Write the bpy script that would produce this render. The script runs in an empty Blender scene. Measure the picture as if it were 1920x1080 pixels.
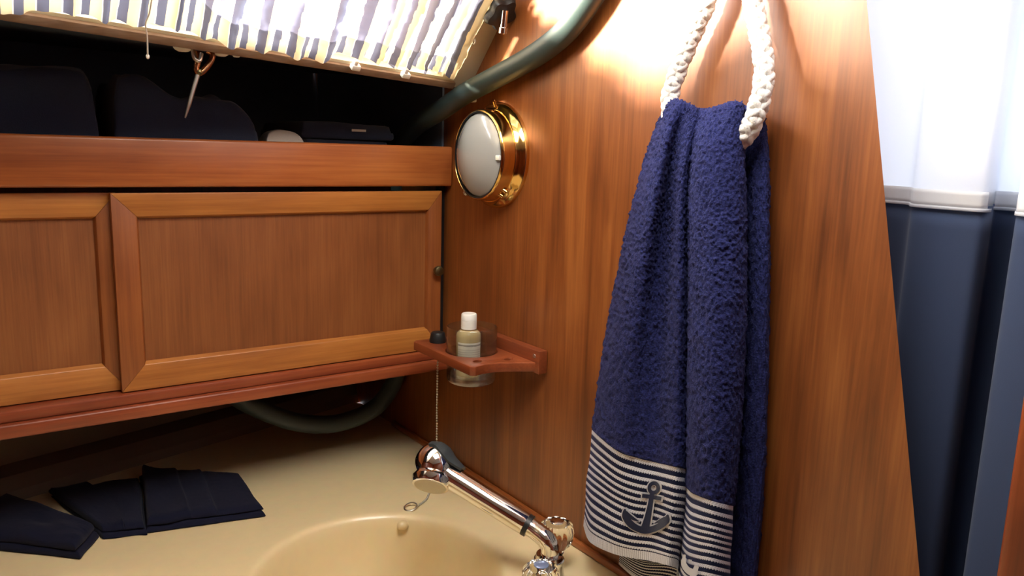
import bpy, bmesh, math
import numpy as np
from mathutils import Vector, Matrix

scene = bpy.context.scene
col = scene.collection
ZE = 1.40            # height of the eye above the cabin sole; modelling coordinates have z = 0 at eye height
rng = np.random.default_rng(7)

# ------------------------------------------------------------------ camera
FPX = 1456.1
cam_d = bpy.data.cameras.new('camera'); cam = bpy.data.objects.new('camera', cam_d); col.objects.link(cam)
cam_d.sensor_width = 36.0; cam_d.lens = FPX / 1920 * 36.0; cam_d.clip_start = 0.01
RIGHT = np.array([0.81542, -0.57814, 0.02900]); UP = np.array([0.07800, 0.15937, 0.98413]); FWD = np.array([0.57359, 0.80022, -0.17505])
cam.matrix_world = Matrix(((RIGHT[0], UP[0], -FWD[0], 0), (RIGHT[1], UP[1], -FWD[1], 0), (RIGHT[2], UP[2], -FWD[2], ZE), (0, 0, 0, 1)))
scene.camera = cam

# ------------------------------------------------------------------ light, exposure
scene.view_settings.view_transform = 'Standard'
scene.view_settings.look = 'None'
scene.view_settings.gamma = 1.0
scene.view_settings.exposure = 0.3
scene.view_settings.use_curve_mapping = False
world = bpy.data.worlds.new('world'); scene.world = world; world.use_nodes = True
world.node_tree.nodes['Background'].inputs[0].default_value = (0.86, 0.93, 1.0, 1)
world.node_tree.nodes['Background'].inputs[1].default_value = 1.7

def area(name, loc, target, sx, sy, power, color):
    l = bpy.data.lights.new(name, 'AREA'); l.shape = 'RECTANGLE'; l.size = sx; l.size_y = sy; l.energy = power; l.color = color
    o = bpy.data.objects.new(name, l); col.objects.link(o)
    o.location = Vector(loc) + Vector((0, 0, ZE))
    o.rotation_euler = (Vector(target) - Vector(loc)).to_track_quat('-Z', 'Y').to_euler()
    return o
hatch_light = area('hatch_daylight', (0.33, 0.42, 0.475), (0.33, 0.42, -1), 0.40, 0.40, 5.9, (1.0, 0.95, 0.88))
window_light = area('window_daylight', (0.10, 1.16, 0.42), (0.25, 0.70, 0.10), 1.0, 0.35, 21.0, (1.0, 0.96, 0.9))
cabin_light = area('next_cabin_daylight', (1.30, 0.15, 0.55), (0.72, 0.25, 0.10), 0.6, 0.5, 7.0, (0.93, 0.97, 1.0))
sun_d = bpy.data.lights.new('sun', 'SUN'); sun_d.energy = 56.0; sun_d.angle = math.radians(9); sun_d.color = (1.0, 0.88, 0.68)
sun = bpy.data.objects.new('sun', sun_d); col.objects.link(sun); sun.location = (-1, 3, 3)
sun.rotation_euler = Vector((0.245, -0.11, -0.09)).to_track_quat('-Z', 'Y').to_euler()

# ------------------------------------------------------------------ helpers
def n3(a):
    a = np.asarray(a, float); return a / np.linalg.norm(a)
def ray(u, v):
    return RIGHT * ((u - 960) / FPX) - UP * ((v - 540) / FPX) + FWD
def onX(u, v, x):
    d = ray(u, v); return d * (x / d[0])
def onY(u, v, y):
    d = ray(u, v); return d * (y / d[1])
def onZ(u, v, z):
    d = ray(u, v); return d * (z / d[2])
CT = -0.534          # counter top below the eye

def catmull(P, n):
    """resample control rows P (k, ...) to n rows with a Catmull-Rom spline"""
    P = np.asarray(P, float); k = len(P)
    t = np.linspace(0, k - 1, n); i = np.minimum(t.astype(int), k - 2); f = t - i
    g = lambda j: P[np.clip(j, 0, k - 1)]
    sh = (n,) + (1,) * (P.ndim - 1); f = f.reshape(sh)
    p0, p1, p2, p3 = g(i - 1), g(i), g(i + 1), g(i + 2)
    return 0.5 * (2 * p1 + (p2 - p0) * f + (2 * p0 - 5 * p1 + 4 * p2 - p3) * f ** 2 + (3 * p1 - p0 - 3 * p2 + p3) * f ** 3)

ORG = {}
def thing(name, label, cat, loc, group=None):
    o = bpy.data.objects.new(name, None); o.empty_display_size = 0.02; col.objects.link(o)
    o.location = (loc[0], loc[1], loc[2] + ZE); ORG[o.name] = np.array([loc[0], loc[1], loc[2]], float)
    o['label'] = label; o['category'] = cat
    if group: o['group'] = group
    return o
def tag(o, label, cat, group=None):
    o['label'] = label; o['category'] = cat
    if group: o['group'] = group
    return o
def struct(o, label=None, cat=None):
    o['kind'] = 'structure'
    if label: o['label'] = label
    if cat: o['category'] = cat
    return o

def mk(name, V, F, mat, parent=None, smooth=True, uv=None, angle=40):
    """link ONE mesh object from points in eye-height coordinates"""
    V = np.asarray(V, float).reshape(-1, 3)
    org = np.array([(V[:, 0].min() + V[:, 0].max()) / 2, (V[:, 1].min() + V[:, 1].max()) / 2, V[:, 2].min()])
    me = bpy.data.meshes.new(name)
    me.from_pydata((V - org).tolist(), [], [tuple(int(q) for q in f) for f in F])
    if uv is not None:
        lay = me.uv_layers.new(name='UVMap'); uv = np.asarray(uv, float)
        idx = np.empty(len(me.loops), dtype=np.int32); me.loops.foreach_get('vertex_index', idx)
        lay.data.foreach_set('uv', uv[idx].ravel().astype(np.float32))
    me.materials.append(mat)
    if smooth:
        me.polygons.foreach_set('use_smooth', [True] * len(me.polygons))
        if angle < 180: me.set_sharp_from_angle(angle=math.radians(angle))
    me.update()
    o = bpy.data.objects.new(name, me); col.objects.link(o)
    ORG[o.name] = org
    if parent is not None:
        o.parent = parent; o.location = Vector(org - ORG[parent.name])
    else:
        o.location = Vector(org) + Vector((0, 0, ZE))
    return o

def fixn(V, F):
    bm = bmesh.new()
    vs = [bm.verts.new(p) for p in V]
    for f in F:
        try: bm.faces.new([vs[i] for i in f])
        except ValueError: pass
    bmesh.ops.remove_doubles(bm, verts=bm.verts, dist=1e-6)
    bmesh.ops.recalc_face_normals(bm, faces=bm.faces)
    return bm_out(bm)
def bm_out(bm):
    bm.verts.index_update()
    V = [tuple(v.co) for v in bm.verts]; F = [[v.index for v in f.verts] for f in bm.faces]
    bm.free(); return V, F
def hull8(P, bevel=0.0, seg=2):
    """eight corners (bottom four, top four in the same order) -> bevelled block"""
    bm = bmesh.new(); vs = [bm.verts.new(p) for p in P]
    for f in ((3, 2, 1, 0), (4, 5, 6, 7), (0, 1, 5, 4), (1, 2, 6, 5), (2, 3, 7, 6), (3, 0, 4, 7)): bm.faces.new([vs[i] for i in f])
    bmesh.ops.recalc_face_normals(bm, faces=bm.faces)
    if bevel > 0: bmesh.ops.bevel(bm, geom=list(bm.edges), offset=bevel, segments=seg, affect='EDGES', profile=0.5, clamp_overlap=True)
    return bm_out(bm)
def boxg(x0, x1, y0, y1, z0, z1, bevel=0.0, seg=2):
    return hull8([(x0, y0, z0), (x1, y0, z0), (x1, y1, z0), (x0, y1, z0), (x0, y0, z1), (x1, y0, z1), (x1, y1, z1), (x0, y1, z1)], bevel, seg)
def box(name, x0, x1, y0, y1, z0, z1, mat, parent=None, bevel=0.0, seg=2):
    return mk(name, *boxg(x0, x1, y0, y1, z0, z1, bevel, seg), mat, parent)
def join(*gs):
    V = []; F = []
    for v, f in gs:
        k = len(V); V += [tuple(p) for p in v]; F += [[i + k for i in q] for q in f]
    return V, F
def prism(poly, z0, z1, axis=2, bevel=0.0):
    """polygon in two axes extruded along the third"""
    bm = bmesh.new()
    def pt(a, b, c): return {2: (a, b, c), 1: (a, c, b), 0: (c, a, b)}[axis]
    lo = [bm.verts.new(pt(a, b, z0)) for a, b in poly]; hi = [bm.verts.new(pt(a, b, z1)) for a, b in poly]
    n = len(poly); bm.faces.new(lo); bm.faces.new(hi)
    for i in range(n): bm.faces.new((lo[i], lo[(i + 1) % n], hi[(i + 1) % n], hi[i]))
    bmesh.ops.recalc_face_normals(bm, faces=bm.faces)
    if bevel: bmesh.ops.bevel(bm, geom=list(bm.edges), offset=bevel, segments=2, affect='EDGES', profile=0.5, clamp_overlap=True)
    return bm_out(bm)
def frame_of(d):
    d = n3(d); a = np.array([0, 0, 1.0]) if abs(d[2]) < 0.9 else np.array([1.0, 0, 0])
    e1 = n3(np.cross(a, d)); return e1, np.cross(d, e1), d
def lathe(origin, axis, prof, n=48, closed=False, lobes=0, lobe_amp=0.0, lobe_rng=None):
    """prof = [(distance along axis, radius)]"""
    e1, e2, d = frame_of(axis); origin = np.asarray(origin, float); V = []; F = []; m = len(prof)
    for j, (h, r) in enumerate(prof):
        for i in range(n):
            a = 2 * math.pi * i / n; rr = r
            if lobes and (lobe_rng is None or lobe_rng[0] <= j <= lobe_rng[1]): rr = r * (1 + lobe_amp * math.cos(lobes * a))
            V.append(origin + d * h + (e1 * math.cos(a) + e2 * math.sin(a)) * rr)
    rows = m if closed else m - 1
    for j in range(rows):
        for i in range(n):
            j2 = (j + 1) % m
            F.append([j * n + i, j * n + (i + 1) % n, j2 * n + (i + 1) % n, j2 * n + i])
    if not closed:
        if prof[0][1] > 1e-5: F.append(list(range(n))[::-1])
        if prof[-1][1] > 1e-5: F.append([(m - 1) * n + i for i in range(n)])
    return fixn(V, F)
def tube(path, r, n=16, cap=True, closed=False, flat=1.0):
    path = np.asarray(path, float); k = len(path)
    T = np.gradient(path, axis=0)
    if closed: T = np.roll(path, -1, 0) - np.roll(path, 1, 0)
    T /= np.linalg.norm(T, axis=1)[:, None]
    e1, _, _ = frame_of(T[0]); V = []; F = []
    rr = np.full(k, r) if np.isscalar(r) else np.asarray(r)
    for i in range(k):
        e1 = n3(e1 - T[i] * np.dot(e1, T[i])); e2 = np.cross(T[i], e1)
        for j in range(n):
            a = 2 * math.pi * j / n; V.append(path[i] + (e1 * math.cos(a) + e2 * math.sin(a) * flat) * rr[i])
    for i in range(k if closed else k - 1):
        for j in range(n):
            i2 = (i + 1) % k
            F.append([i * n + j, i * n + (j + 1) % n, i2 * n + (j + 1) % n, i2 * n + j])
    if cap and not closed: F.append(list(range(n))[::-1]); F.append([(k - 1) * n + j for j in range(n)])
    return V, F
def ball(c, r, n=12, m=8, scale=(1, 1, 1)):
    V = []; F = []
    for j in range(m + 1):
        p = math.pi * j / m
        for i in range(n):
            a = 2 * math.pi * i / n
            V.append((c[0] + r * scale[0] * math.sin(p) * math.cos(a), c[1] + r * scale[1] * math.sin(p) * math.sin(a), c[2] + r * scale[2] * math.cos(p)))
    for j in range(m):
        for i in range(n): F.append([j * n + i, (j + 1) * n + i, (j + 1) * n + (i + 1) % n, j * n + (i + 1) % n])
    return fixn(V, F)
def gridf(nr, nc, wrap=False):
    F = []
    for r in range(nr - 1):
        for c in range(nc if wrap else nc - 1): F.append((r * nc + c, r * nc + (c + 1) % nc, (r + 1) * nc + (c + 1) % nc, (r + 1) * nc + c))
    return F
def solid_sheet(G, th, D=None):
    """grid of points (r, c, 3) -> sheet with thickness th along D (default its normals)"""
    nr, nc, _ = G.shape
    if D is None:
        D = np.cross(np.gradient(G, axis=1), np.gradient(G, axis=0)); D /= np.linalg.norm(D, axis=2)[..., None] + 1e-12
    V = np.concatenate([G.reshape(-1, 3), (G - D * th).reshape(-1, 3)]); N = nr * nc
    F = gridf(nr, nc); F = [f[::-1] for f in F] + [tuple(i + N for i in f) for f in F]
    edge = [c for c in range(nc)] + [r * nc + nc - 1 for r in range(1, nr)] + [(nr - 1) * nc + c for c in range(nc - 2, -1, -1)] + [r * nc for r in range(nr - 2, 0, -1)]
    for a, b in zip(edge, edge[1:] + edge[:1]): F.append((a, b, b + N, a + N))
    return V, F
def vnoise(shape, step, seed):
    """smooth random grid"""
    g = np.random.default_rng(seed); h = max(2, int(shape[0] / step) + 2); w = max(2, int(shape[1] / step) + 2)
    A = g.standard_normal((h, w)); y = np.linspace(0, h - 1.001, shape[0]); x = np.linspace(0, w - 1.001, shape[1])
    yi = y.astype(int); xi = x.astype(int); fy = (y - yi)[:, None]; fx = (x - xi)[None]
    fy = fy * fy * (3 - 2 * fy); fx = fx * fx * (3 - 2 * fx)
    a = A[np.ix_(yi, xi)]; b = A[np.ix_(yi, np.minimum(xi + 1, w - 1))]; c = A[np.ix_(np.minimum(yi + 1, h - 1), xi)]; d = A[np.ix_(np.minimum(yi + 1, h - 1), np.minimum(xi + 1, w - 1))]
    return (a * (1 - fx) + b * fx) * (1 - fy) + (c * (1 - fx) + d * fx) * fy

# ------------------------------------------------------------------ materials
def srgb(r, g, b):
    f = lambda c: (c / 255 / 12.92) if c / 255 <= 0.04045 else ((c / 255 + 0.055) / 1.055) ** 2.4
    return (f(r), f(g), f(b), 1)
def new_mat(name):
    m = bpy.data.materials.new(name); m.use_nodes = True
    nt = m.node_tree; return m, nt, nt.nodes['Principled BSDF'], nt.nodes, nt.links
def plain(name, c, rough=0.5, metal=0.0, bump=0.0, bscale=200, spec=0.5, **kw):
    m, nt, p, N, L = new_mat(name)
    p.inputs['Base Color'].default_value = c; p.inputs['Roughness'].default_value = rough; p.inputs['Metallic'].default_value = metal
    p.inputs['Specular IOR Level'].default_value = spec
    for k, v in kw.items(): p.inputs[k.replace('_', ' ')].default_value = v
    tc = N.new('ShaderNodeTexCoord'); nz = N.new('ShaderNodeTexNoise'); nz.inputs['Scale'].default_value = bscale; nz.inputs['Detail'].default_value = 3
    L.new(tc.outputs['Object'], nz.inputs['Vector'])
    mx = N.new('ShaderNodeMix'); mx.data_type = 'RGBA'; mx.blend_type = 'MULTIPLY'; mx.inputs[0].default_value = 0.12 if metal < 0.5 else 0.03
    mx.inputs[6].default_value = c; L.new(nz.outputs['Color'], mx.inputs[7]); L.new(mx.outputs[2], p.inputs['Base Color'])
    if bump:
        b = N.new('ShaderNodeBump'); b.inputs['Strength'].default_value = bump; b.inputs['Distance'].default_value = 0.001
        L.new(nz.outputs[0], b.inputs['Height']); L.new(b.outputs[0], p.inputs['Normal'])
    return m
def wood(name, dark, mid, light, axis, rough=0.32, fine=260, coarse=9, coat=0.25, patch=0.55):
    """stained teak: long streaks along one axis, slow patches, fine pores"""
    m, nt, p, N, L = new_mat(name)
    tc = N.new('ShaderNodeTexCoord')
    def stretched(scale, along, detail, w=0.0):
        mp = N.new('ShaderNodeMapping'); s = [scale] * 3; s[axis] = along; mp.inputs['Scale'].default_value = s
        nz = N.new('ShaderNodeTexNoise'); nz.inputs['Scale'].default_value = 1.0; nz.inputs['Detail'].default_value = detail; nz.inputs['Roughness'].default_value = 0.62
        nz.inputs['Distortion'].default_value = w
        L.new(tc.outputs['Object'], mp.inputs['Vector']); L.new(mp.outputs[0], nz.inputs['Vector']); return nz
    a = stretched(fine, fine * 0.022, 5, 0.4); b = stretched(coarse * 4, coarse * 0.35, 4, 0.6); c = stretched(coarse, coarse * 0.5, 2)
    r1 = N.new('ShaderNodeValToRGB'); e = r1.color_ramp; e.elements[0].position = 0.28; e.elements[0].color = dark; e.elements[1].position = 0.72; e.elements[1].color = light
    q = e.elements.new(0.5); q.color = mid
    ad = N.new('ShaderNodeMath'); ad.operation = 'MULTIPLY_ADD'; ad.inputs[1].default_value = 0.45
    ad2 = N.new('ShaderNodeMath'); ad2.operation = 'MULTIPLY_ADD'; ad2.inputs[1].default_value = patch
    ad3 = N.new('ShaderNodeMath'); ad3.operation = 'MULTIPLY_ADD'; ad3.inputs[1].default_value = 0.5; ad3.inputs[2].default_value = 0.5 - 0.5 * (0.45 + patch + 0.5)
    L.new(c.outputs[0], ad3.inputs[0]); L.new(b.outputs[0], ad2.inputs[0]); L.new(ad3.outputs[0], ad2.inputs[2]); L.new(a.outputs[0], ad.inputs[0]); L.new(ad2.outputs[0], ad.inputs[2])
    L.new(ad.outputs[0], r1.inputs[0]); L.new(r1.outputs[0], p.inputs['Base Color'])
    p.inputs['Roughness'].default_value = rough; p.inputs['Coat Weight'].default_value = coat; p.inputs['Coat Roughness'].default_value = 0.33
    bp = N.new('ShaderNodeBump'); bp.inputs['Strength'].default_value = 0.12; bp.inputs['Distance'].default_value = 0.0006
    L.new(a.outputs[0], bp.inputs['Height']); L.new(bp.outputs[0], p.inputs['Normal'])
    return m
def glass(name, c=(1, 1, 1, 1), rough=0.0, ior=1.47):
    m, nt, p, N, L = new_mat(name)
    p.inputs['Base Color'].default_value = c; p.inputs['Transmission Weight'].default_value = 1.0; p.inputs['Roughness'].default_value = rough; p.inputs['IOR'].default_value = ior
    return m
M = {}
M['bulk'] = wood('bulkhead_teak', srgb(96, 49, 19), srgb(131, 72, 31), srgb(158, 95, 45), 2, rough=0.42, fine=240, coarse=7, coat=0.45, patch=0.8)
M['panel'] = wood('door_panel_teak', srgb(108, 59, 25), srgb(132, 77, 37), srgb(150, 93, 48), 2, rough=0.5, fine=420, coarse=10, coat=0.08, patch=0.35)
M['stile'] = wood('stile_teak', srgb(112, 58, 27), srgb(142, 80, 38), srgb(162, 98, 48), 2, rough=0.42, coat=0.15)
M['rail'] = wood('rail_teak', srgb(142, 82, 36), srgb(176, 112, 52), srgb(202, 140, 70), 0, rough=0.4, coat=0.15)
M['fiddle'] = wood('fiddle_teak', srgb(128, 64, 30), srgb(162, 90, 44), srgb(186, 114, 58), 0, rough=0.34, coat=0.3)
M['mould'] = wood('moulding_mahogany', srgb(104, 46, 26), srgb(136, 64, 36), srgb(160, 84, 48), 0, rough=0.4, coat=0.2)
M['shelf'] = wood('holder_mahogany', srgb(100, 45, 22), srgb(126, 60, 31), srgb(148, 76, 41), 1, rough=0.4, coat=0.2)
M['trimwood'] = wood('trim_teak', srgb(120, 60, 28), srgb(150, 84, 40), srgb(176, 108, 56), 1, rough=0.3, coat=0.3)
M['edge'] = wood('plywood_edge', srgb(96, 74, 58), srgb(122, 98, 78), srgb(146, 120, 98), 0, rough=0.7, coat=0.0)
M['post'] = wood('post_teak', srgb(92, 40, 18), srgb(128, 60, 28), srgb(150, 78, 38), 2, rough=0.35)
M['counter'] = plain('cream_gelcoat', srgb(232, 212, 166), 0.3, bump=0.02, bscale=60, Coat_Weight=0.3, Coat_Roughness=0.15)
M['liner'] = plain('cream_liner', srgb(206, 196, 168), 0.5, bump=0.1, bscale=120)
M['hull'] = plain('hull_liner', srgb(120, 108, 90), 0.7, bump=0.2, bscale=90)
M['ceil'] = plain('white_deckhead', srgb(235, 232, 222), 0.55, bscale=40)
M['sole'] = wood('cabin_sole', srgb(84, 46, 22), srgb(116, 68, 34), srgb(140, 86, 46), 0)
M['white_pl'] = plain('white_plastic', srgb(238, 238, 232), 0.35, bscale=60)
M['black_pl'] = plain('black_rubber', srgb(26, 28, 30), 0.42, bscale=90)
M['grey_rub'] = plain('dark_grey_rubber', srgb(52, 60, 64), 0.5, bscale=90)
M['hose'] = plain('grey_green_hose', srgb(54, 68, 68), 0.42, bump=0.15, bscale=80)
M['chrome'] = plain('chrome', (0.82, 0.82, 0.83, 1), 0.06, 1.0, bscale=20)
M['steel'] = plain('dull_steel', (0.55, 0.53, 0.48, 1), 0.3, 1.0, bscale=60)
M['brass'] = plain('polished_brass', srgb(222, 182, 112), 0.12, 1.0, bscale=20)
M['oldbrass'] = plain('tarnished_brass', srgb(120, 110, 78), 0.4, 1.0, bump=0.3, bscale=400)
def thin_glass(name, tint):
    m, nt, p, N, L = new_mat(name)
    t = N.new('ShaderNodeBsdfTransparent'); t.inputs[0].default_value = tint
    g = N.new('ShaderNodeBsdfGlossy'); g.inputs['Roughness'].default_value = 0.14
    lw = N.new('ShaderNodeLayerWeight'); lw.inputs['Blend'].default_value = 0.5
    pw = N.new('ShaderNodeMath'); pw.operation = 'POWER'; pw.inputs[1].default_value = 2.2; L.new(lw.outputs['Facing'], pw.inputs[0])
    fr = N.new('ShaderNodeMath'); fr.operation = 'MULTIPLY_ADD'; fr.inputs[1].default_value = 0.75; fr.inputs[2].default_value = 0.13; L.new(pw.outputs[0], fr.inputs[0])
    ms = N.new('ShaderNodeMixShader'); L.new(fr.outputs[0], ms.inputs[0])
    L.new(t.outputs[0], ms.inputs[1]); L.new(g.outputs[0], ms.inputs[2]); L.new(ms.outputs[0], N['Material Output'].inputs['Surface'])
    return m
M['glass'] = thin_glass('clear_glass', (0.91, 0.94, 0.92, 1))
M['acrylic'] = glass('clear_acrylic', (0.96, 0.95, 0.9, 1), 0.02, 1.45)
def pane_mat():
    m, nt, p, N, L = new_mat('window_pane')
    t = N.new('ShaderNodeBsdfTransparent'); g = N.new('ShaderNodeBsdfGlossy'); g.inputs['Roughness'].default_value = 0.02
    ms = N.new('ShaderNodeMixShader'); ms.inputs[0].default_value = 0.06
    L.new(t.outputs[0], ms.inputs[1]); L.new(g.outputs[0], ms.inputs[2]); L.new(ms.outputs[0], N['Material Output'].inputs['Surface'])
    return m
M['pane'] = pane_mat()
M['rope'] = plain('white_cotton_rope', srgb(240, 238, 232), 0.85, bump=0.5, bscale=900, spec=0.15)
M['label'] = None
def lens_mat():
    m, nt, p, N, L = new_mat('ribbed_lens')
    p.inputs['Base Color'].default_value = srgb(172, 175, 176); p.inputs['Roughness'].default_value = 0.24; p.inputs['Coat Weight'].default_value = 0.8; p.inputs['Transmission Weight'].default_value = 0.25
    p.inputs['Specular IOR Level'].default_value = 0.6
    return m
M['lens'] = lens_mat()
def fabric(name, c, rough=0.95, scale=1500, bump=0.4, trans=0.0, sheen=0.2, var=0.25, bdist=0.0008):
    m, nt, p, N, L = new_mat(name)
    tc = N.new('ShaderNodeTexCoord'); nz = N.new('ShaderNodeTexNoise'); nz.inputs['Scale'].default_value = scale; nz.inputs['Detail'].default_value = 3
    L.new(tc.outputs['Object'], nz.inputs['Vector'])
    mx = N.new('ShaderNodeMix'); mx.data_type = 'RGBA'; mx.blend_type = 'MULTIPLY'; mx.inputs[0].default_value = var
    mx.inputs[6].default_value = c; L.new(nz.outputs[0], mx.inputs[7]); L.new(mx.outputs[2], p.inputs['Base Color'])
    p.inputs['Roughness'].default_value = rough; p.inputs['Specular IOR Level'].default_value = 0.15; p.inputs['Sheen Weight'].default_value = sheen
    b = N.new('ShaderNodeBump'); b.inputs['Strength'].default_value = bump; b.inputs['Distance'].default_value = bdist
    L.new(nz.outputs[0], b.inputs['Height']); L.new(b.outputs[0], p.inputs['Normal'])
    if trans:
        t = N.new('ShaderNodeBsdfTranslucent'); L.new(mx.outputs[2], t.inputs['Color'])
        ms = N.new('ShaderNodeMixShader'); ms.inputs[0].default_value = trans
        L.new(p.outputs[0], ms.inputs[1]); L.new(t.outputs[0], ms.inputs[2]); L.new(ms.outputs[0], N['Material Output'].inputs['Surface'])
    return m
M['navy'] = fabric('navy_cotton', srgb(22, 25, 46), scale=1800, bump=0.5, sheen=0.05)
M['navy_dark'] = fabric('dark_navy_fleece', srgb(50, 60, 84), scale=900, bump=0.5)
M['whitecloth'] = fabric('white_cotton', srgb(226, 226, 220), scale=1200)
M['curt_white'] = fabric('white_curtain', srgb(242, 244, 250), scale=2500, bump=0.1, trans=0.5, sheen=0.0, var=0.06)
M['curt_navy'] = fabric('navy_curtain', srgb(66, 79, 108), scale=2500, bump=0.15, trans=0.12, sheen=0.1, var=0.2)
M['string'] = fabric('white_string', srgb(228, 222, 210), scale=2500)

def band_mat(name, pile, navy, white):
    """terry pile above, woven white stripes on navy below, twill hem; v<1 pile, 1..2 band"""
    m, nt, p, N, L = new_mat(name)
    def math_(op, a=None, b=None, c=None):
        n = N.new('ShaderNodeMath'); n.operation = op
        for i, q in enumerate((a, b, c)):
            if q is None: continue
            if isinstance(q, (int, float)): n.inputs[i].default_value = q
            else: L.new(q, n.inputs[i])
        return n.outputs[0]
    uvn = N.new('ShaderNodeUVMap'); sep = N.new('ShaderNodeSeparateXYZ'); L.new(uvn.outputs[0], sep.inputs[0])
    u, v = sep.outputs[0], sep.outputs[1]
    per = 14.6
    fr = math_('FRACT', math_('MULTIPLY', math_('SUBTRACT', v, 1.0), 2 * per / 2))
    # twisted-yarn slant on the stripe edges
    tw = math_('MULTIPLY', math_('SINE', math_('ADD', math_('MULTIPLY', u, 2000.0), math_('MULTIPLY', v, 240.0))), 0.07)
    stripe = math_('LESS_THAN', math_('ADD', fr, tw), 0.44)
    shade = math_('MULTIPLY_ADD', math_('SINE', math_('ADD', math_('MULTIPLY', u, 2000.0), math_('MULTIPLY', v, 240.0))), 0.16, 0.84)
    hem = math_('GREATER_THAN', v, 1.865)
    hemdot = math_('GREATER_THAN', math_('MULTIPLY', math_('SINE', math_('ADD', math_('MULTIPLY', u, 2600.0), math_('MULTIPLY', v, 330.0))), math_('SINE', math_('MULTIPLY', v, 330.0))), 0.3)
    hemv = math_('SUBTRACT', 1.0, math_('MULTIPLY', hemdot, 0.7))
    wf = math_('ADD', math_('MULTIPLY', math_('MULTIPLY', stripe, shade), math_('SUBTRACT', 1.0, hem)), math_('MULTIPLY', hem, hemv))
    mx = N.new('ShaderNodeMix'); mx.data_type = 'RGBA'; mx.inputs[6].default_value = navy; mx.inputs[7].default_value = white; L.new(wf, mx.inputs[0])
    isb = math_('GREATER_THAN', v, 1.0)
    tc = N.new('ShaderNodeTexCoord'); nz = N.new('ShaderNodeTexNoise'); nz.inputs['Scale'].default_value = 520; nz.inputs['Detail'].default_value = 3; L.new(tc.outputs['Object'], nz.inputs['Vector'])
    rp = N.new('ShaderNodeValToRGB'); rp.color_ramp.elements[0].position = 0.3; rp.color_ramp.elements[0].color = tuple(c * 0.5 for c in pile[:3]) + (1,); rp.color_ramp.elements[1].position = 0.7; rp.color_ramp.elements[1].color = tuple(min(1, c * 1.5) for c in pile[:3]) + (1,)
    L.new(nz.outputs[0], rp.inputs[0])
    mm = N.new('ShaderNodeMix'); mm.data_type = 'RGBA'; L.new(isb, mm.inputs[0]); L.new(rp.outputs[0], mm.inputs[6]); L.new(mx.outputs[2], mm.inputs[7])
    L.new(mm.outputs[2], p.inputs['Base Color']); p.inputs['Roughness'].default_value = 0.95; p.inputs['Specular IOR Level'].default_value = 0.12; p.inputs['Sheen Weight'].default_value = 0.15
    p.inputs['Sheen Tint'].default_value = srgb(130, 136, 200)
    bb = N.new('ShaderNodeBump'); bb.inputs['Distance'].default_value = 0.0016; L.new(math_('MULTIPLY_ADD', isb, -0.7, 0.9), bb.inputs['Strength'])
    L.new(nz.outputs[0], bb.inputs['Height']); L.new(bb.outputs[0], p.inputs['Normal'])
    return m
M['towel'] = band_mat('navy_terry_band', srgb(35, 39, 82), srgb(21, 26, 48), srgb(222, 224, 232))
def stripe_curtain():
    m, nt, p, N, L = new_mat('striped_curtain')
    uvn = N.new('ShaderNodeUVMap'); sep = N.new('ShaderNodeSeparateXYZ'); L.new(uvn.outputs[0], sep.inputs[0])
    fr = N.new('ShaderNodeMath'); fr.operation = 'FRACT'; L.new(sep.outputs[0], fr.inputs[0])
    r = N.new('ShaderNodeValToRGB'); e = r.color_ramp; e.interpolation = 'CONSTANT'
    cream = srgb(228, 210, 172); blue = srgb(98, 100, 118)
    e.elements[0].position = 0; e.elements[0].color = cream; e.elements[1].position = 0.5; e.elements[1].color = blue
    q = e.elements.new(0.94); q.color = srgb(240, 236, 226)
    L.new(fr.outputs[0], r.inputs[0]); L.new(r.outputs[0], p.inputs['Base Color']); p.inputs['Roughness'].default_value = 0.9; p.inputs['Specular IOR Level'].default_value = 0.1
    t = N.new('ShaderNodeBsdfTranslucent'); L.new(r.outputs[0], t.inputs['Color'])
    ms = N.new('ShaderNodeMixShader'); dbl = N.new('ShaderNodeMath'); dbl.operation = 'GREATER_THAN'; dbl.inputs[1].default_value = 0.20; L.new(sep.outputs[1], dbl.inputs[0])      # doubled hem lets less light through
    fac = N.new('ShaderNodeMath'); fac.operation = 'MULTIPLY_ADD'; fac.inputs[1].default_value = 0.42; fac.inputs[2].default_value = 0.22; L.new(dbl.outputs[0], fac.inputs[0]); L.new(fac.outputs[0], ms.inputs[0])
    L.new(p.outputs[0], ms.inputs[1]); L.new(t.outputs[0], ms.inputs[2]); L.new(ms.outputs[0], N['Material Output'].inputs['Surface'])
    return m
M['stripes'] = stripe_curtain()

# ------------------------------------------------------------------ the setting
XB = 0.66                                              # bulkhead face
edgeY = lambda z: 0.403 + (z - 0.1375) * 0.215         # slanting free edge of the bulkhead by the doorway
def bulkhead():
    fr = [(1.95, -1.4), (1.95, 0.62), (edgeY(0.62), 0.62), (edgeY(0.1), 0.1), (edgeY(-0.36), -0.36), (0.15, -1.4)]
    bk = [(1.95, -1.4), (1.95, 0.62)] + [(y + 0.022, z) for y, z in fr[2:]]          # free edge bevelled on its back
    V = [(XB, y, z) for y, z in fr] + [(XB + 0.018, y, z) for y, z in bk]; n = len(fr)
    F = [list(range(n)), list(range(n, 2 * n))] + [[i, (i + 1) % n, n + (i + 1) % n, n + i] for i in range(n)]
    return fixn(V, F)
struct(mk('wall_right', *bulkhead(), M['bulk'], smooth=False))
struct(box('floor', -0.92, 0.76, -0.72, 1.95, -1.44, -1.40, M['sole']))
struct(box('wall_left', -0.94, -0.90, -0.72, 1.95, -1.4, 0.62, M['post']))
struct(box('wall_back', -0.94, 0.76, -0.76, -0.72, -1.4, 0.62, M['post']))
# header over the doorway and jamb on its far side
struct(box('wall_header', XB, XB + 0.018, -0.72, edgeY(0.40) - 0.002, 0.40, 0.62, M['bulk']))

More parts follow.
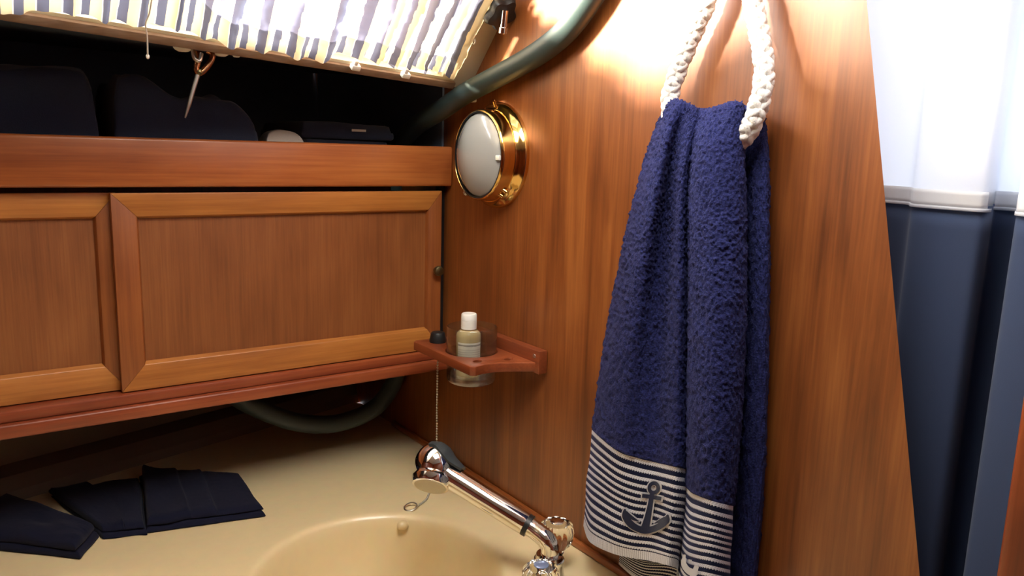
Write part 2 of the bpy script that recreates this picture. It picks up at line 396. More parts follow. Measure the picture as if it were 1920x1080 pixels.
# ceiling with the hatch opening
def plate_hole(x0, x1, y0, y1, a0, a1, b0, b1, z0, z1):
    return join(boxg(x0, a0, y0, y1, z0, z1), boxg(a1, x1, y0, y1, z0, z1), boxg(a0, a1, y0, b0, z0, z1), boxg(a0, a1, b1, y1, z0, z1))
CZ = 0.46
struct(mk('ceiling', *plate_hole(-0.92, 0.76, -0.72, 0.80, 0.12, 0.54, 0.21, 0.63, CZ, CZ + 0.03), M['ceil']))

# cabin side: leaning panel with the curtained window
P0 = np.array([0.66, 1.050, 0.092]); PL = np.array([0.0471, 0.920, 0.1129]); PU = np.array([0.66, 0.9413, 0.208])
LH = n3(PL - P0); UH = n3(PU - P0); UH = n3(UH - LH * 0.0); NH = n3(np.cross(LH, UH))
if NH[1] > 0: NH = -NH                                  # towards the cabin
cs = lambda a, b, n=0.0: P0 + LH * a + UH * b + NH * n
def csbox(a0, a1, b0, b1, n0, n1, bevel=0.0):
    return hull8([cs(a0, b0, n0), cs(a1, b0, n0), cs(a1, b1, n0), cs(a0, b1, n0), cs(a0, b0, n1), cs(a1, b0, n1), cs(a1, b1, n1), cs(a0, b1, n1)], bevel)
WA0, WA1, WB0, WB1 = 0.062, 1.25, 0.013, 0.33
side = mk('wall_cabin_side', *join(csbox(0.0, 1.62, -0.002, WB0, -0.012, 0), csbox(0.0, WA0, WB0, WB1, -0.012, 0), csbox(WA1, 1.62, WB0, WB1, -0.012, 0), csbox(0.0, 1.62, WB1, 0.60, -0.012, 0)), M['liner'])
struct(side)
struct(mk('trim_1', *csbox(0.035, 1.62, -0.003, 0.0085, -0.014, 0.005, 0.0015), M['edge']))
w1 = thing('window_1', '', '', cs(0.6, WB0, -0.02)); del w1['label']; del w1['category']; w1['kind'] = 'structure'
mk('window_frame', *join(csbox(WA0 - 0.008, WA1 + 0.01, WB0 - 0.006, WB0 + 0.003, -0.028, -0.012, 0.001), csbox(WA0 - 0.008, WA1, WB1 - 0.01, WB1 + 0.01, -0.028, -0.012, 0.001), csbox(WA0 - 0.008, WA0 + 0.012, WB0, WB1, -0.028, -0.012, 0.001), csbox(WA1 - 0.01, WA1 + 0.01, WB0, WB1, -0.028, -0.012, 0.001)), M['white_pl'], w1)
mk('pane', *csbox(WA0, WA1, WB0, WB1, -0.026, -0.022), M['pane'], w1)

# hull side behind the cabinets, with the ledge along the back of the counter
hx = [-0.9, 0.0, 0.248, 0.472, 0.66]; hy = [1.296, 1.296, 1.3645, 1.4267, 1.479]
prof = [(0.0, CT - 0.005), (0.004, CT + 0.010), (0.014, CT + 0.022), (0.055, CT + 0.026), (0.065, CT + 0.034), (0.10, CT + 0.25), (0.16, -0.05), (0.22, 0.16), (0.23, 0.19)]
M['recess_shade'] = fabric('blue_grey_recess_shade', srgb(92, 104, 122), scale=600, bump=0.3, sheen=0.0)  # blue-grey stands in for recess shade, lifted to imitate camera flare
def hull_sheet(pr): return solid_sheet(np.array([[(x, y + dy, z) for x, y in zip(hx, hy)] for dy, z in pr])[:, ::-1], 0.012)
struct(mk('wall_hull', *hull_sheet(prof[:7]), M['hull'], angle=25))
struct(mk('wall_hull_upper', *hull_sheet(prof[6:]), M['recess_shade'], angle=25))
struct(box('recess_shade_sheet', XB - 0.004, XB - 0.0004, 1.125, 1.66, -0.06, 0.160, M['recess_shade']))  # dark sheet added over the bulkhead, standing in for its shade
struct(mk('ceiling_side_deck', *hull8([(-0.9, 0.75, 0.152), (0.655, 1.07, 0.110), (0.655, 1.80, 0.160), (-0.9, 1.80, 0.180), (-0.9, 0.75, 0.166), (0.655, 1.07, 0.126), (0.655, 1.80, 0.180), (-0.9, 1.80, 0.200)]), M['recess_shade']))

# counter with moulded round basin and shallow soap tray
BC = np.array([0.403, 0.832]); BR = 0.158
NTH = 240
th = np.linspace(0, 2 * math.pi, NTH, endpoint=False) + 0.0003
x0, x1, y0, y1 = -0.88, XB - 0.001, 0.42, 1.47
cx, sy = np.cos(th), np.sin(th)
with np.errstate(divide='ignore'):
    Rm = np.minimum(np.where(cx > 0, (x1 - BC[0]) / cx, (x0 - BC[0]) / cx), np.where(sy > 0, (y1 - BC[1]) / sy, (y0 - BC[1]) / sy))
rows = []
for d, z in [(0.012, -0.135), (0.05, -0.133), (0.09, -0.122), (0.115, -0.104), (0.131, -0.08), (0.141, -0.052), (0.147, -0.03), (0.1505, -0.016), (0.1535, -0.0075), (0.157, -0.0025), (0.161, -0.0004), (0.166, 0.0)]:
    rows.append(np.stack([BC[0] + d * cx, BC[1] + d * sy, np.full(NTH, CT + z)], 1))
for k in np.linspace(0.0, 1, 60)[1:]:
    r = 0.166 + (Rm - 0.166) * k; X = BC[0] + r * cx; Y = BC[1] + r * sy
    q = np.hypot((X - 0.055), (Y - 0.935)); z = np.where(q < 0.10, -0.006 * np.clip((0.10 - q) / 0.02, 0, 1), 0)
    rows.append(np.stack([X, Y, CT + z], 1))
rows.append(rows[-1] - np.array([0, 0, 0.035]))
Vc = np.concatenate(rows); Fc = gridf(len(rows), NTH, wrap=True)
Fc.append(tuple(range(NTH))[::-1])
counter = thing('counter', 'cream moulded washbasin counter with a round sunken basin', 'counter', (0.2, 0.9, CT - 0.2))
mk('worktop', Vc, Fc, M['counter'], counter, angle=50)
box('front_panel', x0, x1, 0.44, 0.455, -1.40, CT - 0.03, M['post'], counter)
mk('overflow', *ball((BC[0] + 0.0915, BC[1] + 0.1145, CT - 0.0115), 0.009, 20, 12, (1.0, 0.8, 0.8)), M['counter'], counter)
mk('drain', *lathe((BC[0], BC[1], CT - 0.1345), (0, 0, 1), [(0, 0.021), (0.002, 0.021), (0.003, 0.017), (0.001, 0.015), (0.001, 0.0)], 32), M['chrome'], counter)
struct(box('trim_2', XB - 0.008, XB, 0.30, 1.30, CT + 0.0005, CT + 0.011, M['trimwood'], bevel=0.003))

# ------------------------------------------------------------------ cabinet with sliding doors
Z = dict(rt=0.002, rb=-0.0612, dt=-0.069, db=-0.332, tb=-0.3475, mb=-0.366)
cab = thing('cabinet', 'wall cabinet of stained teak with two sliding framed doors and a deep top rail', 'cabinet', (0.15, 1.15, Z['mb']))
CX0 = -0.30
mk('body', *join(boxg(CX0, 0.60, 1.128, 1.205, Z['tb'], Z['tb'] + 0.010), boxg(CX0, 0.60, 1.198, 1.206, Z['tb'], -0.045), boxg(CX0, 0.60, 1.10, 1.206, -0.055, -0.045), boxg(CX0, CX0 + 0.012, 1.10, 1.206, Z['tb'], -0.05)), M['post'], cab)
box('stowage_shelf', CX0, 0.59, 1.2065, 1.42, -0.055, -0.045, M['post'], cab)
box('top_rail', CX0, XB - 0.0005, 1.094, 1.112, Z['rb'], Z['rt'], M['fiddle'], cab, bevel=0.004, seg=3)
box('door_track', CX0, XB - 0.0005, 1.092, 1.128, Z['tb'], Z['db'] - 0.0015, M['mould'], cab, bevel=0.002)
box('lower_moulding', CX0, XB - 0.0005, 1.084, 1.128, Z['mb'], Z['tb'] - 0.0005, M['mould'], cab, bevel=0.003, seg=3)
box('gap_shade_strip', 0.6475, 0.6585, 1.118, 1.128, Z['db'], Z['rb'], M['black_pl'], cab)  # black strip put in for the shade of the gap beside the door
def door(x0, x1, yf, z0, z1, ls, rs, tr, br, label=None):
    """mitred frame of four pieces around a sunk panel; yf is the front face"""
    d = mk('door', *boxg(x0 + ls * 0.6, x1 - rs * 0.6, yf + 0.0075, yf + 0.0105, z0 + br * 0.6, z1 - tr * 0.6), M['panel'], cab)
    if label: d['label'] = label
    O = [(x0, z0), (x1, z0), (x1, z1), (x0, z1)]; I = [(x0 + ls, z0 + br), (x1 - rs, z0 + br), (x1 - rs, z1 - tr), (x0 + ls, z1 - tr)]
    names = ('bottom_rail', 'stile', 'top_rail', 'stile')
    for k in range(4):
        a, b, c, e = O[k], O[(k + 1) % 4], I[(k + 1) % 4], I[k]
        # slanted inner edge: the face narrows, the foot runs on to the panel
        def sh(p, q, t): return (p[0] + (q[0] - p[0]) * t, p[1] + (q[1] - p[1]) * t)
        fa, fb = sh(e, a, 0.14), sh(c, b, 0.14)
        g = 0.0003
        P = [(a[0], yf + 0.012, a[1]), (b[0], yf + 0.012, b[1]), (c[0], yf + 0.012, c[1]), (e[0], yf + 0.012, e[1]),
             (a[0], yf, a[1]), (b[0], yf, b[1]), (fb[0], yf, fb[1]), (fa[0], yf, fa[1])]
        mk(names[k], *hull8(P, 0.0009, 2), M['rail'] if k in (0, 2) else M['stile'], d)
    return d
dr = door(0.1585, 0.6435, 1.1005, Z['db'], Z['dt'], 0.034, 0.028, 0.035, 0.040, 'wide sliding door with a mitred frame and a small knob')
mk('knob', *lathe((0.633, 1.1004, -0.1985), (0, -1, 0), [(0, 0.0045), (0.005, 0.004), (0.006, 0.0075), (0.010, 0.0085), (0.0135, 0.0078), (0.015, 0.005), (0.015, 0)], 24), M['oldbrass'], dr)
door(CX0 + 0.014, 0.168, 1.1145, Z['db'], Z['dt'], 0.034, 0.030, 0.035, 0.040, 'partly visible sliding door behind the wide one')

# ------------------------------------------------------------------ wall light
LC = np.array([XB, 0.9655, -0.009]); AX = (-1, 0, 0)
lamp = thing('wall_light', 'round brass bulkhead light with a frosted domed lens above the cup holder', 'light', LC - np.array([0.02, 0, 0.078]))
mk('base_flange', *lathe(LC, AX, [(0.0, 0.0775), (0.004, 0.0775), (0.007, 0.0765), (0.011, 0.0725), (0.015, 0.0690), (0.017, 0.0682), (0.017, 0.05)], 96), M['brass'], lamp)
mk('body_ring', *lathe(LC, AX, [(0.016, 0.0672), (0.034, 0.0655), (0.037, 0.0645), (0.038, 0.063), (0.036, 0.0615), (0.030, 0.061), (0.016, 0.061)], 96, closed=True), M['brass'], lamp)
lp = []
NR = 46
for k in range(NR + 1):
    r = 0.0608 * (1 - k / NR); h = 0.033 + 0.021 * (1 - (r / 0.0608) ** 2) ** 0.8 + (0.00038 * (k % 2) if k < NR - 2 else 0)
    lp.append((h, r))
ln = mk('lens', *lathe(LC, AX, [(0.028, 0.0608)] + lp, 96), M['lens'], lamp, angle=180)
mk('gasket', *lathe(LC, AX, [(0.0345, 0.0605), (0.0345, 0.0628), (0.0375, 0.0628), (0.0375, 0.0605)], 96, closed=True), M['black_pl'], lamp)
mk('lens_clip', *boxg(XB - 0.041, XB - 0.036, LC[1] - 0.061, LC[1] - 0.052, LC[2] - 0.006, LC[2] + 0.001, 0.001), M['white_pl'], lamp)
mk('switch_pin', *lathe(LC + [-0.010, -0.004, 0.068], (-0.25, 0, 1), [(0, 0.0028), (0.007, 0.0025), (0.009, 0.0035), (0.012, 0.003), (0.012, 0)], 16), M['brass'], lamp)
for q in (0, 1):
    a = math.radians(-47 - 9 * q); c = LC + np.array([-0.013, -math.cos(a) * 0.070, math.sin(a) * 0.070])
    mk('hinge_knuckle', *lathe(c - np.array([0.004, 0, 0]), (-0.6, 0.55, 0.55), [(0, 0.0038), (0.012, 0.0038), (0.013, 0.003), (0.013, 0)], 16), M['brass'], lamp)
mk('catch_screw', *lathe(LC + [-0.014, 0.050, -0.050], (-0.4, 0.5, -0.6), [(0, 0.003), (0.010, 0.003), (0.012, 0.0045), (0.015, 0.004), (0.015, 0)], 16), M['steel'], lamp)

# ------------------------------------------------------------------ cup holder, tumbler, bottle, plug with chain
SZ = -0.293
hold = thing('cup_holder', 'small mahogany cup holder screwed to the bulkhead beside the cabinet', 'holder', (0.61, 0.93, SZ - 0.012))
box('back_plate', XB - 0.016, XB - 0.0003, 0.829, 1.035, -0.309, -0.2755, M['shelf'], hold, bevel=0.002)
TC = np.array([0.6015, 0.937])
def curve_plate(outer, holes, z0, z1):
    cu = bpy.data.curves.new('tmp', 'CURVE'); cu.dimensions = '2D'; cu.fill_mode = 'BOTH'; cu.extrude = (z1 - z0) / 2 - 0.0012; cu.bevel_depth = 0.0012; cu.bevel_resolution = 1; cu.offset = -0.0012
    for pts in [outer] + holes:
        s = cu.splines.new('POLY'); s.points.add(len(pts) - 1); s.use_cyclic_u = True
        for p, q in zip(s.points, pts): p.co = (q[0], q[1], 0, 1)
    o = bpy.data.objects.new('tmp', cu); col.objects.link(o)
    dg = bpy.context.evaluated_depsgraph_get(); me = bpy.data.meshes.new_from_object(o.evaluated_get(dg))
    V = [(v.co.x, v.co.y, v.co.z + (z0 + z1) / 2) for v in me.vertices]; F = [list(p.vertices) for p in me.polygons]
    bpy.data.objects.remove(o); bpy.data.curves.remove(cu); bpy.data.meshes.remove(me)
    return fixn(V, F)
circ = lambda c, r, n=48, e=1.0, rot=0.0: [(c[0] + r * math.cos(a) * math.cos(rot) - r * e * math.sin(a) * math.sin(rot), c[1] + r * math.cos(a) * math.sin(rot) + r * e * math.sin(a) * math.cos(rot)) for a in np.linspace(0, 2 * math.pi, n, endpoint=False)]
xs = np.linspace(0, 1, 14)
outer = [(XB - 0.015, 1.030), (0.558, 1.030), (0.5525, 1.024), (0.5525, 0.864), (0.5585, 0.8585)]
outer += [(0.5585 + (XB - 0.015 - 0.5585) * t, 0.8585 - 0.022 * (3 * t * t - 2 * t ** 3) + 0.010 * math.sin(math.pi * t)) for t in xs[1:]]
mk('shelf_board', *curve_plate(outer, [circ(TC, 0.0385), circ(onZ(821, 641, SZ)[:2], 0.0035, 16), circ((0.578, 0.884), 0.0078, 20, 0.7, 0.4), circ((0.623, 0.872), 0.0078, 20, 0.7, 0.4)], SZ - 0.013, SZ), M['shelf'], hold, angle=35)
for q in (0.84, 1.02): mk('screw_head', *lathe((XB - 0.0162, q, -0.284), (-1, 0, 0), [(0, 0.003), (0.0005, 0.0028), (0.0008, 0.0)], 16), M['steel'], hold)
tum = mk('tumbler', *lathe((TC[0], TC[1], -0.340), (0, 0, 1), [(0.0, 0.0), (0.0, 0.031), (0.002, 0.0345), (0.006, 0.0362), (0.083, 0.0372), (0.0838, 0.0366), (0.0835, 0.0358), (0.012, 0.0340), (0.0095, 0.031), (0.009, 0.0)], 64), M['glass'])
tag(tum, 'clear glass tumbler sitting in the hole of the cup holder', 'tumbler')
bz = -0.3305; bc = (TC[0] - 0.003, TC[1] + 0.004)
bot = thing('toiletry_bottle', 'small clear bottle of amber liquid with white cap and label inside the tumbler', 'bottle', (bc[0], bc[1], bz))
M['liquid'] = plain('pale_amber_plastic', srgb(232, 208, 156), 0.15, bscale=30, Transmission_Weight=0.45, IOR=1.33)
mk('bottle_body', *lathe((bc[0], bc[1], bz), (0, 0, 1), [(0, 0.0), (0, 0.0165), (0.002, 0.0182), (0.058, 0.0184), (0.064, 0.0175), (0.068, 0.013), (0.069, 0.0095), (0.072, 0.0095), (0.072, 0)], 40), M['liquid'], bot)
mk('cap', *lathe((bc[0], bc[1], bz + 0.0705), (0, 0, 1), [(0, 0.0), (0, 0.0116), (0.012, 0.0116), (0.0124, 0.0112), (0.0128, 0.0116), (0.0212, 0.0113), (0.0225, 0.0102), (0.0225, 0.0)], 40), M['white_pl'], bot)
mlab, nt, p, N, L = new_mat('printed_label')
uvn = N.new('ShaderNodeUVMap'); sep = N.new('ShaderNodeSeparateXYZ'); L.new(uvn.outputs[0], sep.inputs[0])
def lm(op, a, b):
    n = N.new('ShaderNodeMath'); n.operation = op
    for i, q in enumerate((a, b)):
        if isinstance(q, (int, float)): n.inputs[i].default_value = q
        else: L.new(q, n.inputs[i])
    return n.outputs[0]
nz = N.new('ShaderNodeTexNoise'); nz.inputs['Scale'].default_value = 40; L.new(uvn.outputs[0], nz.inputs['Vector'])
line = lm('MULTIPLY', lm('MULTIPLY', lm('GREATER_THAN', sep.outputs[1], 0.86), lm('LESS_THAN', sep.outputs[1], 0.93)), lm('GREATER_THAN', nz.outputs[0], 0.4))
fine = lm('MULTIPLY', lm('MULTIPLY', lm('GREATER_THAN', lm('FRACT', lm('MULTIPLY', sep.outputs[1], 11.0), 0), 0.6), lm('LESS_THAN', sep.outputs[1], 0.75)), 0.35)
mx = N.new('ShaderNodeMix'); mx.data_type = 'RGBA'; mx.inputs[6].default_value = srgb(232, 228, 220); mx.inputs[7].default_value = srgb(140, 136, 132)
L.new(lm('MAXIMUM', line, fine), mx.inputs[0]); L.new(mx.outputs[2], p.inputs['Base Color']); p.inputs['Roughness'].default_value = 0.5
la = np.linspace(math.radians(-178), math.radians(-55), 24); lz = np.linspace(0.016, 0.052, 4)
G = np.array([[(bc[0] + 0.0187 * math.cos(a), bc[1] + 0.0187 * math.sin(a), bz + z) for a in la] for z in lz])
V, F = solid_sheet(G, 0.0002)
uvs = [(c / 23, r / 3) for r in range(4) for c in range(24)] * 2
mk('paper_label', V, F, mlab, bot, uv=uvs)

plug = thing('sink_plug', 'black rubber sink plug on the cup holder with its ball chain hanging to the counter', 'plug', (0.572, 1.006, SZ))
pc = onZ(821, 641, SZ)
mk('stopper', *lathe((pc[0], pc[1], SZ + 0.0002), (0, 0, 1), [(0, 0.0), (0, 0.0128), (0.003, 0.0132), (0.013, 0.0108), (0.015, 0.0098), (0.0155, 0.0085), (0.0155, 0.0)], 32), M['black_pl'], plug)
cx_, cy_ = pc[0], pc[1]          # the chain drops through a small hole under the plug
ringc = np.array(onZ(770, 950, CT + 0.003))
pth = [(cx_, cy_, SZ + 0.002), (cx_, cy_, SZ - 0.02), (cx_, cy_ + 0.0005, -0.40), (cx_ + 0.0005, cy_, -0.50), (cx_ - 0.002, cy_ - 0.002, CT + 0.006), (cx_ - 0.012, cy_ - 0.003, CT + 0.002), ((cx_ + ringc[0]) / 2, (cy_ + ringc[1]) / 2 - 0.008, CT + 0.002), (ringc[0] + 0.008, ringc[1] - 0.004, CT + 0.0025)]
cp = catmull(pth, 400); sl = np.concatenate([[0], np.cumsum(np.linalg.norm(np.diff(cp, axis=0), axis=1))])
nb = int(sl[-1] / 0.0042); pos = np.stack([np.interp(np.linspace(0, sl[-1], nb), sl, cp[:, i]) for i in range(3)], 1)
mk('ball_chain', *join(tube(cp, 0.0004, 5), *[ball(p_, 0.0018, 8, 5) for p_ in pos]), M['steel'], plug)
mk('chain_ring', *tube([(ringc[0] + 0.0095 * math.cos(a), ringc[1] + 0.0085 * math.sin(a), ringc[2] + 0.0025 * math.sin(a + 1)) for a in np.linspace(0, 2 * math.pi, 40, endpoint=False)], 0.0012, 8, closed=True), M['steel'], plug)

# ------------------------------------------------------------------ tap with pull-out head
FB = np.array([0.566, 0.693, CT])
tap = thing('basin_tap', 'chrome basin tap with a pull-out spray handle and two clear knobs', 'tap', FB)
kd = n3([-0.066, -0.056, 0])                              # line from the far knob to the near knob
mk('tap_base', *lathe(FB, (0, 0, 1), [(0, 0.026), (0.004, 0.026), (0.007, 0.022), (0.012, 0.020), (0.024, 0.018), (0.030, 0.0175), (0.031, 0.019), (0.035, 0.019), (0.036, 0.0175), (0.041, 0.0165), (0.0415, 0.013), (0.0415, 0)], 40), M['chrome'], tap)
HD = np.array([0.482, 0.834, -0.411]); HS = np.array([0.5535, 0.722, -0.4645])
hd = n3(HD - HS)
el = catmull([FB + [0, 0, 0.038], FB + [0, 0, 0.050], FB + [-0.003, 0.006, 0.060], HS - hd * 0.008, HS + hd * 0.006], 30)
mk('elbow', *tube(el, 0.0118, 24), M['chrome'], tap)
mk('seal_ring', *lathe(HS - hd * 0.002, hd, [(0, 0.0118), (0, 0.0142), (0.006, 0.0142), (0.006, 0.0118)], 32), M['black_pl'], tap)
hl = np.linalg.norm(HD - HS)
fd = n3(np.array([-0.52, -0.50, -0.66]))                    # spray face looks down into the basin
spray = mk('spray_handle', *lathe(HS + hd * 0.004, hd, [(0, 0.012), (0.0, 0.0136), (0.003, 0.0142), (hl * 0.45, 0.0148), (hl * 0.66, 0.0150), (hl * 0.80, 0.0160), (hl * 0.90, 0.0185), (hl - 0.004, 0.020)], 40), M['chrome'], tap)
# head: rounded bulb flattened at its spray face
hp = []
for k in range(15):
    a = math.pi * k / 20; hp.append((-0.027 * math.cos(a), 0.0275 * math.sin(a) ** 0.9 + 1e-6))
hp = [(h, r) for h, r in hp] + [(0.022, 0.0262), (0.029, 0.0248), (0.031, 0.0236), (0.0315, 0.0215)]
mk('spray_head', *lathe(HD - fd * 0.004, fd, hp, 48), M['chrome'], tap)
mk('spray_face', *lathe(HD + fd * 0.0270, fd, [(0, 0.0), (0, 0.0212), (0.001, 0.0205), (0.0014, 0.0)], 40), plain('cream_spray_face', srgb(214, 208, 190), 0.5, bump=0.4, bscale=700), tap)
# grey rubber thumb pad lying over the head and the start of the handle
uv_ = n3([0.25, 0.30, 0.92]); up_ = n3(uv_ - hd * np.dot(uv_, hd)); sd = np.cross(hd, up_)
Gp = []
for t in np.linspace(-0.12, 1, 18):
    row = []
    w = 0.55 + 0.25 * math.sin(math.pi * min(1, max(0, t)))
    for s in np.linspace(-1, 1, 13):
        c = HD - hd * (0.046 * t - 0.012); ang = s * w
        rr = np.interp(t, [-0.12, 0.1, 0.35, 0.6, 1.0], [0.0235, 0.0285, 0.0275, 0.0215, 0.0163])
        row.append(c + up_ * rr * math.cos(ang) + sd * rr * math.sin(ang))
    Gp.append(row)
mk('thumb_pad', *solid_sheet(np.array(Gp), 0.004), M['grey_rub'], tap, angle=60)
def knob(c, idx):
    k = mk('knob', *lathe(c, (0, 0, 1), [(0, 0.0), (0, 0.010), (0.004, 0.012), (0.010, 0.0175), (0.018, 0.021), (0.030, 0.0225), (0.036, 0.021), (0.040, 0.017), (0.041, 0.0)], 60, lobes=10, lobe_amp=0.05, lobe_rng=(3, 7)), M['acrylic'], tap)
    mk('stem', *lathe(c, (0, 0, 1), [(-0.010, 0.009), (-0.004, 0.009), (-0.003, 0.011), (-0.0005, 0.011)], 24), M['chrome'], tap)
    mk('index_button', *lathe(c + np.array([0, 0, 0.0412]), (0, 0, 1), [(0, 0.009), (0.001, 0.009), (0.002, 0.007), (0.002, 0)], 24), idx, k)
knob(FB - kd * 0.043 + [0, 0, 0.022], M['chrome'])
knob(FB + kd * 0.050 + [0, 0, 0.012], plain('blue_reflection', srgb(150, 170, 215), 0.2, 0.6))  # bluish colour imitates a blue-white reflection on the near knob
mk('tap_bridge', *tube([FB - kd * 0.05 + [0, 0, 0.010], FB + kd * 0.05 + [0, 0, 0.010]], 0.009, 24), M['chrome'], tap)

# ------------------------------------------------------------------ rope loop
RX = 0.634
rp = [(1376, -190), (1352, -90), (1325, 5), (1297, 70), (1272, 130), (1256, 185), (1262, 225), (1300, 262), (1350, 274), (1390, 262), (1410, 232), (1427, 180), (1433, 130), (1425, 70), (1411, 5), (1396, -90), (1380, -190)]
rxs = [0.636, 0.636, 0.636, 0.636, 0.634, 0.632, 0.630, 0.628, 0.626, 0.622, 0.620, 0.622, 0.628, 0.632, 0.634, 0.636, 0.636]
rpt = np.array([onX(u, v, x) for (u, v), x in zip(rp, rxs)])
rc = catmull(rpt, 700)
rope = thing('rope_loop', 'thick white braided rope loop hanging on the bulkhead and holding the towel', 'rope', rc.min(0))
sl = np.concatenate([[0], np.cumsum(np.linalg.norm(np.diff(rc, axis=0), axis=1))])
rc = np.stack([np.interp(np.linspace(0, sl[-1], 620), sl, rc[:, i]) for i in range(3)], 1); ss = np.linspace(0, sl[-1], 620)
T = np.gradient(rc, axis=0); T /= np.linalg.norm(T, axis=1)[:, None]
E1 = np.cross(np.array([1.0, 0, 0]), T); E1 /= np.linalg.norm(E1, axis=1)[:, None]; E2 = np.cross(T, E1)
RR = 0.0056; pitch = 0.046
for sgn in (1, -1):
    for k in range(4):
        ph = sgn * 2 * math.pi * ss / pitch + k * math.pi / 2 + (0.4 if sgn < 0 else 0)
        rad = RR + 0.0008 * sgn * np.sin(2 * (2 * math.pi * ss / pitch) * 2 + k * math.pi)
        P_ = rc + E1 * (np.cos(ph) * rad)[:, None] + E2 * (np.sin(ph) * rad)[:, None]
        mk('strand', *tube(P_, 0.0041, 10), M['rope'], rope)
mk('core', *tube(rc, 0.0066, 12), M['rope'], rope)
hk = rpt[0]
hook = thing('wall_hook', 'small brass hook on the bulkhead carrying the rope loop', 'hook', (XB, hk[1], hk[2] - 0.02))
mk('hook_plate', *lathe((XB - 0.0002, hk[1], hk[2] - 0.010), (-1, 0, 0), [(0, 0.018), (0.003, 0.018), (0.005, 0.015), (0.005, 0)], 32), M['brass'], hook)
mk('hook_arm', *tube(catmull([(XB - 0.003, hk[1], hk[2] - 0.012), (XB - 0.020, hk[1], hk[2] - 0.013), (XB - 0.034, hk[1], hk[2] - 0.010), (XB - 0.042, hk[1], hk[2] + 0.004), (XB - 0.042, hk[1], hk[2] + 0.016)], 20), 0.0035, 12), M['brass'], hook)

# ------------------------------------------------------------------ towel
tow = thing('hand_towel', 'navy terry hand towel with white striped border and anchor, hanging through the rope loop', 'towel', (0.62, 0.57, -0.50))
LV = np.array([-0.10, -0.04, 0.0, 0.12, 0.30, 0.55, 0.80, 1.0, 1.5, 2.0])
def column(top, pts, xs_, topx):
    """pixel path down the cloth with its own depth; the first two levels roll over the rope"""
    u0, v0 = pts[0]
    xs_ = [xs_[0]] + [min(0.645, 0.613 + (x - 0.613) * 1.35) for x in xs_[1:]]
    P = [onX(u0 + top[0], v0 + top[1] + 8, topx + 0.012), onX(u0 + top[0] * 0.5, v0 + top[1], (topx + xs_[0]) / 2 + 0.004)]
    return np.array(P + [onX(u, v, x) for (u, v), x in zip(pts, xs_)])
FC = [
 column((0, 2), [(1246, 206), (1221, 262), (1190, 368), (1160, 500), (1131, 660), (1111, 806), (1100, 905), (1094, 986)], [.630, .632, .634, .636, .638, .640, .640, .640], .634),
 column((0, -4), [(1256, 196), (1236, 258), (1207, 372), (1180, 506), (1150, 670), (1128, 822), (1114, 920), (1106, 1016)], [.618, .612, .608, .606, .606, .608, .610, .612], .634),
 column((0, -4), [(1270, 194), (1250, 262), (1228, 376), (1204, 514), (1180, 684), (1162, 848), (1150, 945), (1144, 1036)], [.612, .602, .598, .598, .598, .600, .602, .604], .634),
 column((0, -4), [(1286, 200), (1263, 272), (1245, 384), (1228, 524), (1208, 696), (1196, 860), (1186, 960), (1178, 1045)], [.613, .612, .614, .612, .608, .606, .606, .608], .634),
 column((0, -4), [(1298, 207), (1276, 280), (1262, 392), (1252, 534), (1240, 708), (1232, 868), (1225, 966), (1218, 1052)], [.613, .608, .612, .616, .616, .612, .612, .612], .634),
 column((0, -4), [(1306, 213), (1286, 286), (1276, 396), (1274, 540), (1270, 716), (1266, 876), (1258, 978), (1250, 1060)], [.614, .604, .602, .604, .606, .606, .606, .606], .634),
 column((0, -4), [(1310, 214), (1293, 290), (1288, 400), (1290, 546), (1288, 722), (1288, 882), (1280, 984), (1271, 1068)], [.615, .610, .614, .618, .620, .620, .620, .620], .634),
 column((0, -4), [(1311, 214), (1292, 290), (1284, 400), (1284, 548), (1282, 728), (1281, 900), (1276, 1002), (1268, 1090)], [.615, .614, .622, .628, .630, .630, .630, .630], .634),
 column((0, -4), [(1313, 214), (1298, 290), (1293, 402), (1294, 552), (1293, 738), (1293, 922), (1287, 1022), (1281, 1116)], [.615, .608, .608, .608, .608, .608, .608, .608], .634),
 column((0, -4), [(1326, 212), (1314, 280), (1308, 402), (1310, 556), (1310, 746), (1310, 931), (1304, 1030), (1300, 1122)], [.613, .600, .596, .594, .592, .592, .592, .592], .634),
 column((0, -4), [(1350, 206), (1342, 272), (1338, 400), (1340, 558), (1340, 752), (1336, 939), (1332, 1036), (1328, 1128)], [.612, .600, .594, .590, .588, .588, .588, .588], .634),
 column((0, -4), [(1376, 198), (1372, 264), (1374, 394), (1376, 558), (1370, 756), (1362, 946), (1357, 1042), (1353, 1133)], [.613, .606, .602, .600, .598, .598, .598, .598], .632),
 column((0, -2), [(1390, 198), (1391, 260), (1395, 390), (1396, 558), (1389, 756), (1374, 949), (1369, 1045), (1366, 1136)], [.618, .616, .616, .616, .614, .612, .612, .612], .630),
 column((0, 2), [(1392, 206), (1393, 268), (1397, 395), (1397, 562), (1390, 758), (1375, 951), (1370, 1047), (1367, 1138)], [.626, .628, .634, .636, .636, .634, .634, .634], .632),
]
FC = np.array(FC)                                                   # (columns, levels, 3)
NC, NRW = 260, 430
cols = catmull(FC, NC)                                              # resampled across
lv = np.concatenate([np.linspace(-0.10, 1.0, int(NRW * 0.74), endpoint=False), np.linspace(1.0, 2.0, NRW - int(NRW * 0.74))])
